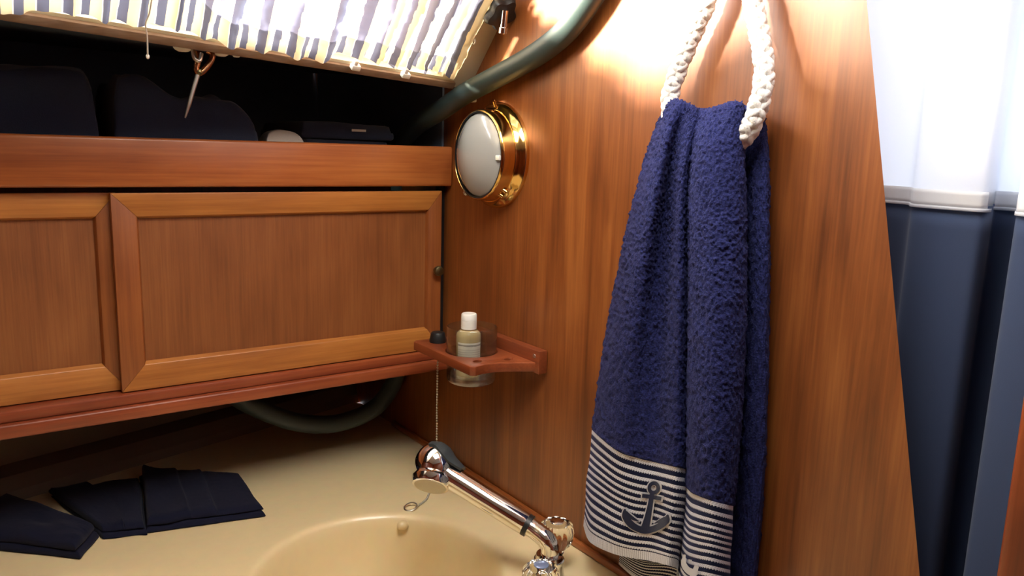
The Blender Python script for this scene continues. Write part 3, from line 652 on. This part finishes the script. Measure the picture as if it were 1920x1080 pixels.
def interp_levels(C, lv):
    li = np.interp(lv, LV, np.arange(len(LV)))
    i = np.minimum(li.astype(int), len(LV) - 2); f = (li - i)[:, None, None]
    g = lambda j: C[:, np.clip(j, 0, len(LV) - 1)].transpose(1, 0, 2)
    p0, p1, p2, p3 = g(i - 1), g(i), g(i + 1), g(i + 2)
    m1 = (p2 - p0) / 2; m2 = (p3 - p1) / 2
    # keep neighbouring knots with unequal spacing from overshooting
    return (2 * f ** 3 - 3 * f ** 2 + 1) * p1 + (f ** 3 - 2 * f ** 2 + f) * m1 + (-2 * f ** 3 + 3 * f ** 2) * p2 + (f ** 3 - f ** 2) * m2
Gt = interp_levels(cols, lv)                                        # (rows, cols, 3)
def norms(G):
    D = np.cross(np.gradient(G, axis=1), np.gradient(G, axis=0)); D /= np.linalg.norm(D, axis=2)[..., None] + 1e-12
    D[D[..., 0].mean() * np.ones(D.shape[:2]) > 0] *= -1 if D[..., 0].mean() > 0 else 1
    return D
def arcu(G, row):
    d = np.linalg.norm(np.diff(G[row], axis=0), axis=1); return np.concatenate([[0], np.cumsum(d)])
NT = norms(Gt)
pile = (lv < 1.0).astype(float)[:, None]
disp = (vnoise((len(lv), NC), 2.0, 1) * 0.0008 + vnoise((len(lv), NC), 12, 2) * 0.0003 + 0.0010) * pile + (1 - pile) * vnoise((len(lv), NC), 30, 3) * 0.0006
Gd = Gt + NT * disp[..., None]
ua = arcu(Gt, int(NRW * 0.85)); uvg = np.stack([np.broadcast_to(ua[None], (len(lv), NC)), np.broadcast_to(lv[:, None], (len(lv), NC))], 2).reshape(-1, 2)
mk('front_fall', Gd.reshape(-1, 3), gridf(len(lv), NC), M['towel'], tow, uv=uvg, angle=180)
# rear fall between rope and bulkhead
def bcol(pts, xs_): return np.array([onX(u, v, x) for (u, v), x in zip(pts, xs_)])
BKc = np.array([
 bcol([(1262, 206), (1255, 200), (1255, 205), (1240, 300), (1215, 430), (1190, 620), (1172, 880), (1165, 1015), (1162, 1038), (1160, 1058)], [.634, .640, .646, .650, .652, .652, .652, .650, .648, .648]),
 bcol([(1285, 204), (1280, 198), (1280, 204), (1270, 300), (1255, 430), (1240, 620), (1220, 880), (1210, 1020), (1204, 1060), (1200, 1090)], [.634, .640, .646, .647, .646, .644, .642, .640, .636, .634]),
 bcol([(1330, 212), (1325, 206), (1325, 214), (1320, 300), (1310, 430), (1305, 620), (1290, 880), (1285, 1030), (1280, 1075), (1275, 1120)], [.634, .640, .646, .650, .652, .652, .652, .652, .652, .650]),
 bcol([(1385, 200), (1385, 196), (1388, 204), (1390, 300), (1385, 430), (1385, 620), (1375, 880), (1370, 1120), (1366, 1180), (1362, 1240)], [.632, .640, .646, .648, .646, .644, .642, .640, .640, .640]),
 bcol([(1408, 222), (1410, 214), (1413, 212), (1416, 300), (1416, 430), (1414, 620), (1406, 880), (1398, 1120), (1390, 1180), (1385, 1240)], [.640, .640, .640, .638, .634, .632, .632, .632, .632, .632]),
 bcol([(1422, 226), (1424, 216), (1427, 212), (1436, 300), (1438, 430), (1437, 620), (1430, 880), (1412, 1120), (1405, 1180), (1400, 1240)], [.644, .642, .640, .638, .636, .636, .636, .636, .636, .636]),
 bcol([(1426, 234), (1430, 224), (1433, 220), (1442, 302), (1443, 432), (1442, 622), (1434, 882), (1415, 1122), (1408, 1182), (1402, 1242)], [.650, .648, .648, .652, .654, .654, .654, .654, .654, .654]),
])
lvb = np.concatenate([np.linspace(-0.10, 1.0, 220, endpoint=False), np.linspace(1.0, 2.0, 80)])
cb = catmull(BKc, 130); Gb = interp_levels(cb, lvb); NB = norms(Gb)
pb = (lvb < 1).astype(float)[:, None]
Gb = Gb + NB * ((vnoise((300, 130), 2.0, 5) * 0.0008 + vnoise((300, 130), 14, 6) * 0.0003) * pb)[..., None]
ub = arcu(Gb, 250); uvb = np.stack([np.broadcast_to(ub[None], (300, 130)), np.broadcast_to(lvb[:, None], (300, 130))], 2).reshape(-1, 2)
mk('rear_fall', Gb.reshape(-1, 3), gridf(300, 130), M['towel'], tow, uv=uvb, angle=180)

# embroidered anchor: outline shapes laid on the cloth
def surf(u, v):
    """nearest cloth point for a pixel-like address (u, v) on the front fall, by searching its projected grid"""
    Q = Gt[sub_r][:, sub_c]; c = Q @ np.stack([RIGHT, -UP, FWD], 1); pu = 960 + FPX * c[..., 0] / c[..., 2]; pv = 540 + FPX * c[..., 1] / c[..., 2]
    return pu, pv
r0 = int(NRW * 0.74); GB = Gt[r0:]; NBt = NT[r0:]
cc = GB @ np.stack([RIGHT, -UP, FWD], 1); PU_ = 960 + FPX * cc[..., 0] / cc[..., 2]; PV_ = 540 + FPX * cc[..., 1] / cc[..., 2]
def on_cloth(u, v, off, c0, c1):
    d = (PU_[:, c0:c1] - u) ** 2 + (PV_[:, c0:c1] - v) ** 2; k = np.argsort(d.ravel())[:6]; w = 1 / (d.ravel()[k] + 0.05); w /= w.sum()
    P_ = (GB[:, c0:c1].reshape(-1, 3)[k] * w[:, None]).sum(0); n_ = n3((NBt[:, c0:c1].reshape(-1, 3)[k] * w[:, None]).sum(0))
    r_ = ray(u, v); t_ = np.dot(P_, n_) / np.dot(r_, n_)          # slide along the tangent plane to the wanted address
    return r_ * t_ + n_ * off
sub_r = sub_c = None
def strip(pts, widths, grow, off, c0, c1):
    """ribbon along a pixel path with half widths"""
    p = catmull(np.array(pts, float), max(10, 8 * len(pts))); w = catmull(np.array(widths, float)[:, None], len(p))[:, 0] + grow
    t = np.gradient(p, axis=0); t /= np.linalg.norm(t, axis=1)[:, None]; nn = np.stack([-t[:, 1], t[:, 0]], 1)
    p[0] -= t[0] * grow; p[-1] += t[-1] * grow
    V = []; m = 5
    for q, n_, ww in zip(p, nn, w):
        for s in np.linspace(-1, 1, m): V.append(on_cloth(*(q + n_ * ww * s), off, c0, c1))
    F = gridf(len(p), m); return V, F
def ringp(c, r, wd, grow, off, c0, c1):
    V = []; n = 36; rad = (r - wd - grow, r - wd / 3, r + wd / 3, r + wd + grow)
    for rr in rad:
        for a in np.linspace(0, 2 * math.pi, n, endpoint=False): V.append(on_cloth(c[0] + rr * math.cos(a), c[1] + rr * math.sin(a), off, c0, c1))
    return V, gridf(4, n, wrap=True)
def anchor(dx, dy, c0, c1):
    A = lambda pts: [(x + dx, y + dy) for x, y in pts]
    W = []; K = []
    for L_, g, off in ((W, 2.4, 0.0013), (K, 0.0, 0.0021)):
        L_.append(strip(A([(1225, 922), (1221, 945), (1216, 970), (1211, 990)]), [4.5, 5.0, 6.5, 8.5], g, off, c0, c1))
        L_.append(strip(A([(1205, 928), (1225, 931), (1243, 935)]), [3.6, 3.8, 3.6], g, off, c0, c1))
        L_.append(strip(A([(1173, 953), (1174, 966), (1183, 980), (1196, 989), (1211, 993), (1228, 991), (1243, 984), (1252, 974), (1255, 964)]), [1.5, 6.0, 6.5, 6.0, 6.5, 6.0, 6.0, 5.5, 1.2], g, off, c0, c1))
        L_.append(strip(A([(1176, 957), (1186, 969), (1199, 976)]), [0.8, 3.2, 0.8], g * 0.7, off, c0, c1))
        L_.append(strip(A([(1254, 967), (1243, 975), (1230, 981)]), [0.8, 3.2, 0.8], g * 0.7, off, c0, c1))
        L_.append(ringp((1228 + dx, 914 + dy), 9.0, 3.6, g, off, c0, c1))
    return W, K
M['emb_white'] = fabric('white_embroidery', srgb(206, 208, 216), scale=3000, bump=0.4)
M['emb_navy'] = fabric('navy_embroidery', srgb(28, 34, 62), scale=3000, bump=0.4)
colA = int(NC * 6.2 / 13); colB = int(NC * 8.0 / 13)
W_, K_ = anchor(0, 0, 0, colA)
an = mk('anchor_emblem', *join(*W_), M['emb_white'], tow, angle=180); an['label'] = 'navy anchor outlined in white on the striped border'
mk('anchor_fill', *join(*K_), M['emb_navy'], an, angle=180)
W2 = [strip([(1289, 1040), (1287, 1056), (1294, 1068), (1305, 1073), (1312, 1068)], [2.0, 5.0, 6.0, 7.0, 5.0], 0.0, 0.0030, colB, NC), strip([(1312, 1060), (1308, 1072), (1304, 1084)], [4, 5, 6], 0.0, 0.0034, colB, NC), strip([(1300, 1049), (1299, 1054)], [3.5, 2.0], 0.0, 0.0032, colB, NC)]
an2 = mk('anchor_emblem', *join(*W2), M['emb_white'], tow, angle=180); an2['label'] = 'part of a second anchor at the fold of the border'

# ------------------------------------------------------------------ doorway curtain and door post
def curtain_grid(nr, zs, seam):
    yb = np.linspace(0.62, -0.60, 520)
    return yb
SEAM = -0.036
cur = thing('doorway_curtain', 'doorway curtain with white upper part and navy lower part', 'curtain', (0.74, 0.2, -1.36))
fold = [(.760, .60), (.755, .52), (.758, .46), (.757, .42), (.752, .397), (.741, .386), (.731, .3815), (.722, .372), (.7175, .345), (.7165, .322), (.720, .311), (.735, .311), (.755, .321), (.772, .325), (.777, .312), (.768, .299), (.745, .290), (.722, .284), (.708, .275), (.702, .252), (.703, .220), (.712, .197), (.740, .186), (.772, .172), (.760, .135), (.722, .112)]
fold += [(0.74 + 0.034 * math.sin(k * 1.6), 0.08 - 0.045 * k) for k in range(15)]
def curt(z0, z1, nz, off=0.0):
    pts = catmull(np.array(fold), 520); rows_ = []
    for z in np.linspace(z0, z1, nz):
        k = max(0.0, SEAM - z); q = pts.copy()
        q[:, 1] = q[:, 1] + 0.002 * np.sin(q[:, 1] * 30 + z * 3) - k * 0.03 * (q[:, 1] - 0.33)
        q[:, 0] = 0.742 + (q[:, 0] - 0.742) * (1 + 0.25 * k) + off
        rows_.append(np.stack([q[:, 0], q[:, 1], np.full(len(q), z)], 1))
    return np.array(rows_)
mk('upper_cloth', *solid_sheet(curt(0.395, SEAM, 40), 0.0006), M['curt_white'], cur, angle=180)
mk('lower_cloth', *solid_sheet(curt(SEAM, -1.36, 60, 0.0015), 0.0008), M['curt_navy'], cur, angle=180)
mk('seam_band', *solid_sheet(curt(SEAM + 0.012, SEAM - 0.0025, 5, -0.0008), 0.0005), fabric('white_hem', srgb(232, 234, 238), scale=2500, bump=0.1, trans=0.2, var=0.06), cur, angle=180)
mk('piping', *solid_sheet(curt(SEAM - 0.0022, SEAM - 0.0052, 3, -0.0010), 0.0012), M['curt_white'], cur, angle=180)
mk('curtain_rail', *tube([(0.735, 0.60, 0.402), (0.735, -0.60, 0.402)], 0.006, 12), M['steel'], cur)
post = box('door_post', 0.498, 0.54, 0.03, 0.1815, -1.40, CZ - 0.001, M['post'], bevel=0.006, seg=3)
tag(post, 'dark teak post at the right edge in front of the curtain', 'post')

# ------------------------------------------------------------------ window curtain
wc = thing('window_curtain', 'gathered blue and cream striped curtain along the cabin window', 'curtain', cs(0.6, 0.0, 0.01))
NA, NBn = 1100, 46
aa = np.linspace(0.045, 1.24, NA); bb = np.linspace(0.0, 1.0, NBn)
g7 = np.random.default_rng(3)
phase = np.cumsum(1 + 0.35 * vnoise((1, NA), 60, 11)[0]); phase = phase / phase[-1] * 2 * math.pi * 34
hem = 0.019 + 0.007 * vnoise((1, NA), 45, 12)[0] + 0.002 * np.cos(phase)
hem = np.clip(hem, 0.010, 0.034); sm = np.clip((aa - 0.40) / 0.10, 0, 1); TOPB = 0.170 + 0.150 * sm * sm * (3 - 2 * sm)          # unseen top edge, shaped low near the bulkhead to place the sun spot
Gw = np.zeros((NBn, NA, 3))
for i, t in enumerate(bb):
    amp = 0.0052 * (0.75 + 0.5 * t) * (1 + 0.3 * vnoise((1, NA), 90, 20)[0])
    sway = 0.010 * np.sin(aa * 21 + t * 2.2) * t * (1 - t)
    nn = 0.010 + amp * (np.sin(phase + 0.6 * np.sin(t * 3)) + 0.35 * np.sin(phase * 0.47 + 2)) + 0.0012 * vnoise((1, NA), 9, 40 + i // 3)[0] + 0.0010 * np.sin(phase * 2.3 + 5 * t)
    b_ = hem + (TOPB + 0.008 * np.sin(phase) + 0.008 * vnoise((1, NA), 50, 33)[0] - hem) * t
    Gw[i] = P0 + LH[None] * (aa + sway + 0.0035 * np.cos(phase) * (1 - 0.5 * t))[:, None] + UH[None] * b_[:, None] + NH[None] * np.maximum(nn, 0.0015)[:, None]
dl = np.concatenate([[0], np.cumsum(np.linalg.norm(np.diff(Gw[10], axis=0), axis=1))])
uvw = np.stack([np.broadcast_to(dl[None] / 0.0225, (NBn, NA)), np.broadcast_to(bb[:, None], (NBn, NA))], 2).reshape(-1, 2)
mk('curtain_cloth', Gw.reshape(-1, 3), gridf(NBn, NA), M['stripes'], wc, uv=uvw, angle=180)
mk('curtain_wire', *tube([cs(a, b - 0.012, 0.010) for a, b in zip(aa[::20], TOPB[::20])], 0.002, 8), M['steel'], wc)
# loose thread
st = [(286, -12), (280, 25), (273, 44), (276, 70), (277, 106)]
def onP(u, v, n):
    r_ = ray(u, v); return r_ * (np.dot(P0 + NH * n, NH) / np.dot(r_, NH))
sp = [onP(u, v, 0.030) for u, v in st]
thr = thing('loose_string', 'thin white string hanging from the striped curtain', 'string', sp[-1])
mk('thread', *tube(catmull(sp, 30), 0.0008, 8), M['string'], thr)
mk('knot', *ball(sp[-1], 0.0019, 10, 8, (1, 1, 1.4)), M['string'], thr)

# window dog: black knob, chrome stud, white base
dc = onP(926, 8, 0.0)
kt = thing('window_latch', 'black window latch knob with a chrome stud on the cream window frame', 'latch', dc)
mk('latch_base', *lathe(dc, NH, [(0, 0.028), (0.003, 0.028), (0.006, 0.025), (0.008, 0.014), (0.008, 0)], 32), M['white_pl'], kt)
mk('latch_knob', *lathe(dc + NH * 0.007, NH, [(0, 0.012), (0.004, 0.022), (0.014, 0.0235), (0.019, 0.021), (0.020, 0.010), (0.020, 0)], 60, lobes=5, lobe_amp=0.14, lobe_rng=(1, 3)), M['black_pl'], kt)
mk('latch_stud', *lathe(dc + NH * 0.028 + UH * 0.010 + LH * 0.004, n3(NH * 0.5 - UH * 0.85), [(0, 0.0), (0, 0.005), (0.022, 0.005), (0.0225, 0.0062), (0.030, 0.0062), (0.031, 0.004), (0.029, 0.003), (0.029, 0)], 24), M['chrome'], kt)
ec = cs(0.040, 0.085, 0.0)
ey = thing('curtain_eye', 'small white screw eye on the cream window frame below the latch', 'screw eye', ec)
mk('eye_base', *lathe(ec, NH, [(0, 0.005), (0.002, 0.005), (0.003, 0.003), (0.003, 0)], 16), M['white_pl'], ey)
mk('eye_ring', *tube([ec + NH * (0.0055 + 0.0035 * math.sin(a)) + UH * 0.0035 * math.cos(a) for a in np.linspace(0, 2 * math.pi, 20, endpoint=False)], 0.0011, 8, closed=True), M['white_pl'], ey)
for j, (px, py) in enumerate(((706, 103), (775, 130))):
    a_ = 0.225 - 0.085 * j
    c_ = cs(a_, 0.014, 0.012)
    cl = mk('curtain_clip', *join(hull8([c_ + LH * sx * 0.007 + NH * sn * 0.004 + UH * sb * 0.004 for sb in (-1, 1) for sx, sn in ((-1, -1), (1, -1), (1, 1), (-1, 1))], 0.0015), hull8([c_ + UH * 0.006 + LH * (sx * 0.003 + 0.002) + NH * sn * 0.003 + UH * sb * 0.005 for sb in (-1, 1) for sx, sn in ((-1, -1), (1, -1), (1, 1), (-1, 1))], 0.0012)), M['white_pl'])
    tag(cl, ['white plastic clip at the curtain hem nearer the middle of the window', 'white plastic clip at the curtain hem nearer the bulkhead'][j], 'clip', 'clips along the curtain hem')

# ------------------------------------------------------------------ hook and caps under the window ledge
hy0 = 0.985
hkp = lambda u, v, y=hy0: np.array(onY(u, v, y))
hh = thing('cabin_hook', 'brass cabin hook with a long tapering rod hanging under the window ledge', 'hook', hkp(347, 221))
top_c = hkp(380, 93)
mk('mounting_plate', *lathe(top_c + np.array([0, 0, 0.004]), (0, 0, -1), [(0, 0.013), (0.003, 0.013), (0.004, 0.011), (0.004, 0)], 32), M['oldbrass'], hh)
mk('yoke', *tube(catmull([hkp(372, 96), hkp(372, 112), hkp(368, 128), hkp(373, 137), hkp(384, 130), hkp(397, 112), hkp(397, 100), hkp(388, 94)], 40), 0.0036, 12), plain('bronze', srgb(170, 120, 84), 0.25, 1.0), hh)
mk('eye_screw', *tube(catmull([hkp(362, 92, hy0 - 0.006), hkp(364, 108, hy0 - 0.008), hkp(374, 114, hy0 - 0.008), hkp(378, 100, hy0 - 0.006)], 24), 0.0024, 10), M['steel'], hh)
mk('collar', *lathe(hkp(374, 133), hkp(371, 142) - hkp(374, 133), [(-0.002, 0.003), (0, 0.0045), (0.003, 0.0045), (0.005, 0.003)], 20), M['oldbrass'], hh)
rd = catmull([hkp(372, 136), hkp(362, 170), hkp(354, 198), hkp(347, 221)], 24)
mk('rod', *tube(rd, np.interp(np.linspace(0, 1, 24), [0, 0.6, 1], [0.0028, 0.0024, 0.0009]), 12), M['steel'], hh)
for j, (u, v, r) in enumerate(((343, 88, 0.0105), (415, 97, 0.0095), (443, 99, 0.006))):
    c_ = onP(u, v + 2, -0.018)
    cp_ = mk('screw_cap', *lathe(c_ + np.array([0, 0, 0.004]), (0, 0, -1), [(0, r), (0.004, r), (0.006, r * 0.85), (0.008, r * 0.5), (0.0085, 0)], 28), M['white_pl'])
    tag(cp_, ['white dome cap under the ledge, left of the hanging hook', 'white dome cap under the ledge, just right of the hanging hook', 'smallest white dome cap under the ledge, farthest right'][j], 'cap', 'caps under the window ledge')

# ------------------------------------------------------------------ hose
hs = [(0.641, 0.655, 0.456), (0.641, 0.658, 0.36), onX(1190, -160, 0.641), onX(1133, -50, 0.641), onX(1098, 10, 0.641), onX(1055, 64, 0.641), onX(1000, 106, 0.641), onX(935, 142, 0.640), onX(875, 174, 0.636), onX(832, 203, 0.630)]
hs = [np.array(p) for p in hs] + [np.array([0.625, 1.17, 0.028]), np.array([0.627, 1.235, -0.02]), np.array([0.632, 1.252, -0.12]), np.array([0.634, 1.252, -0.26]), np.array([0.632, 1.25, -0.37])]
hs += [np.array(onY(742, 706, 1.243)), np.array(onY(706, 762, 1.235)), np.array(onY(640, 792, 1.232)), np.array(onY(570, 794, 1.235)), np.array(onY(505, 775, 1.24)), np.array(onY(440, 742, 1.25)), np.array([0.30, 1.26, -0.36]), np.array([0.26, 1.27, -0.30])]
hsm = mk('hose', *tube(catmull(hs, 300), 0.0155, 24), M['hose'])
tag(hsm, 'thick grey-green hose curving down the bulkhead and behind the cabinet', 'hose')
ckl = onX(887, 187, XB - 0.004)
cl = mk('hose_clip', *boxg(XB - 0.010, XB - 0.0004, ckl[1] - 0.006, ckl[1] + 0.016, ckl[2] - 0.004, ckl[2] + 0.004, 0.002), M['white_pl'])
tag(cl, 'small white clip on the bulkhead under the hose by the light', 'clip')

# ------------------------------------------------------------------ cloths
def cloth_slab(name, quad, base, hfun, mat, parent=None, nu=70, nv=50, seed=0, round_=0.06, wob=0.0012, crump=0.0005, sag=None):
    """one folded layer: top surface over a plan quad (front-left, front-right, back-right, back-left), edges rolling under"""
    q = np.array(quad, float); U, Vv = np.meshgrid(np.linspace(0, 1, nu), np.linspace(0, 1, nv))
    XY = (q[0] * ((1 - U) * (1 - Vv))[..., None] + q[1] * (U * (1 - Vv))[..., None] + q[2] * (U * Vv)[..., None] + q[3] * ((1 - U) * Vv)[..., None])
    XY = XY + np.stack([vnoise((nv, nu), 22, seed) * wob, vnoise((nv, nu), 22, seed + 1) * wob], 2)
    e = np.minimum(np.minimum(U, 1 - U) / round_, np.minimum(Vv, 1 - Vv) / (round_ * 1.2)); e = np.clip(e, 0, 1); e = np.sqrt(1 - (1 - e) ** 2)
    bs = np.zeros(U.shape) if sag is None else sag(U, Vv)
    h = hfun(U, Vv) * (0.5 + 0.5 * e) + vnoise((nv, nu), 16, seed + 2) * crump + vnoise((nv, nu), 2.0, seed + 3) * 0.00012
    h = np.maximum(h, 0.002)
    Gz = np.concatenate([XY, (base + bs + h)[..., None]], 2)
    V = Gz.reshape(-1, 3).tolist(); F = gridf(nv, nu); n = nv * nu; low = (base + bs).ravel()
    edge = [c for c in range(nu)] + [r * nu + nu - 1 for r in range(1, nv)] + [(nv - 1) * nu + c for c in range(nu - 2, -1, -1)] + [r * nu for r in range(nv - 2, 0, -1)]
    cen = q.mean(0); k0 = len(V)
    for lev, ins in ((0.5, 1.012), (0.18, 1.006), (0.0, 0.975)):
        for i in edge:
            p_ = np.array(V[i]); V.append([cen[0] + (p_[0] - cen[0]) * ins, cen[1] + (p_[1] - cen[1]) * ins, low[i] + (p_[2] - low[i]) * lev + 0.0004])
    m = len(edge)
    for j in range(m):
        j2 = (j + 1) % m
        F.append((edge[j], k0 + j, k0 + j2, edge[j2]))
        for l in (0, 1): F.append((k0 + l * m + j, k0 + (l + 1) * m + j, k0 + (l + 1) * m + j2, k0 + l * m + j2))
    F.append(tuple(k0 + 2 * m + j for j in range(m)))
    return mk(name, V, F, mat, parent, angle=75)
def pleats(edges, step, base, slope=0.0, bow=0.0, lift=0.0):
    """overlapping folds: each one ends in a sharp step down towards higher U"""
    def f(U, V):
        h = np.full(U.shape, base) + slope * U + lift * np.exp(-U / 0.10) * (0.3 + 0.7 * V)
        for e in edges:
            d = U - e - bow * (V - 0.3) ** 2
            h = h + step * np.exp(np.minimum(d, 0) / 0.14) / (1 + np.exp(np.clip(d / 0.006, -40, 40))) - step * 0.35 * np.exp(-np.abs(d - 0.012) / 0.012)
        return h
    return f
W2z = lambda u, v, z: tuple(np.array(onZ(u, v, CT + z))[:2])
gc = 'navy cloths on the counter'
def lerpq(q, s, dx=0.0, dy=0.0):
    q = np.array(q); c = q.mean(0); return (c + (q - c) * s + [dx, dy]).tolist()
q1 = [W2z(274, 994, 0.006), W2z(495, 962, 0.006), W2z(449, 886, 0.016), W2z(264, 880, 0.016)]
k1 = thing('folded_cloth', 'folded navy cloth on the counter, the one nearest the basin', 'cloth', (*np.mean(q1, 0), CT), gc)
cloth_slab('lower_fold', q1, CT, lambda U, V: 0.009 + 0 * U, M['navy'], k1, seed=31)
cloth_slab('upper_fold', lerpq(q1, 0.985, 0.001, 0.003), CT + 0.0085, pleats([0.36, 0.60], 0.0045, 0.010, -0.002, 0.0, 0.012), M['navy'], k1, nu=120, seed=33)
q2 = [W2z(196, 1004, 0.006), W2z(277, 995, 0.006), W2z(264, 892, 0.014), W2z(92, 916, 0.014)]
k2 = thing('folded_cloth', 'fanned navy cloth on the counter between two other folded cloths', 'cloth', (*np.mean(q2, 0), CT), gc)
cloth_slab('lower_fold', q2, CT, lambda U, V: 0.007 + 0 * U, M['navy'], k2, seed=41)
cloth_slab('upper_fold', lerpq(q2, 0.96, -0.002, 0.003), CT + 0.0065, pleats([0.58], 0.006, 0.009, 0.0, -0.35, 0.003), M['navy'], k2, nu=120, seed=43)
q3 = [W2z(-90, 1016, 0.006), W2z(150, 1042, 0.006), W2z(186, 1002, 0.006), W2z(14, 928, 0.014)]
k3 = thing('folded_cloth', 'folded navy cloth on the counter at the left edge of the picture', 'cloth', (*np.mean(q3, 0), CT), gc)
cloth_slab('lower_fold', q3, CT, lambda U, V: 0.011 + 0 * U, M['navy'], k3, seed=51)
cloth_slab('upper_fold', lerpq(q3, 0.97, -0.002, 0.003), CT + 0.0105, lambda U, V: 0.011 + 0.006 * np.sin(V * 2.4) * (1 - U) + 0.003 * U, M['navy'], k3, seed=53, crump=0.0016, round_=0.14)

# stowed clothes in the open shelf above the cabinet
SB = -0.0448
g8 = 'dark clothes in the stowage shelf'
s1 = cloth_slab('stowed_garment', [(-0.10, 1.13), (0.155, 1.13), (0.165, 1.36), (-0.12, 1.28)], SB, lambda U, V: 0.130 + 0.012 * np.sin(U * 9) * np.sin(V * 4) - 0.015 * U, M['navy_dark'], seed=61, crump=0.007); tag(s1, 'dark navy garment heaped at the left end of the open shelf', 'garment', g8)
s2 = cloth_slab('stowed_garment', [(0.172, 1.13), (0.36, 1.135), (0.365, 1.36), (0.182, 1.36)], SB, lambda U, V: 0.116 + 0.012 * np.sin(U * 7 + 1) - 0.045 * U ** 4, M['navy_dark'], seed=71, crump=0.007); tag(s2, 'dark navy garment heaped behind the hanging hook on the open shelf', 'garment', g8)
for j in range(3):
    s = cloth_slab('stowed_towel', [(0.435, 1.16), (0.585, 1.165), (0.59, 1.37), (0.435, 1.36)], SB + 0.0005 + 0.0265 * j, lambda U, V: 0.025 + 0.001 * np.sin(U * 5), M['navy_dark'], seed=81 + 4 * j, nu=40, nv=30, wob=0.002, round_=0.05)
    tag(s, ['bottom folded dark towel in the shelf stack near the hose', 'middle folded dark towel in the shelf stack near the hose', 'top folded dark towel in the shelf stack near the hose'][j], 'towel', g8)
s4 = cloth_slab('stowed_cloth', [(0.372, 1.135), (0.43, 1.135), (0.432, 1.22), (0.376, 1.22)], SB, lambda U, V: 0.056 + 0.008 * np.sin(U * 3), M['whitecloth'], seed=101, nu=30, nv=30, wob=0.003, round_=0.2); tag(s4, 'crumpled white cloth peeping over the top rail of the cabinet', 'cloth')
tg = mk('care_tag', *boxg(0.512, 0.536, 1.1565, 1.158, SB + 0.066, SB + 0.0695), M['whitecloth'], s); tg['label'] = 'pale tag on the towel edge'
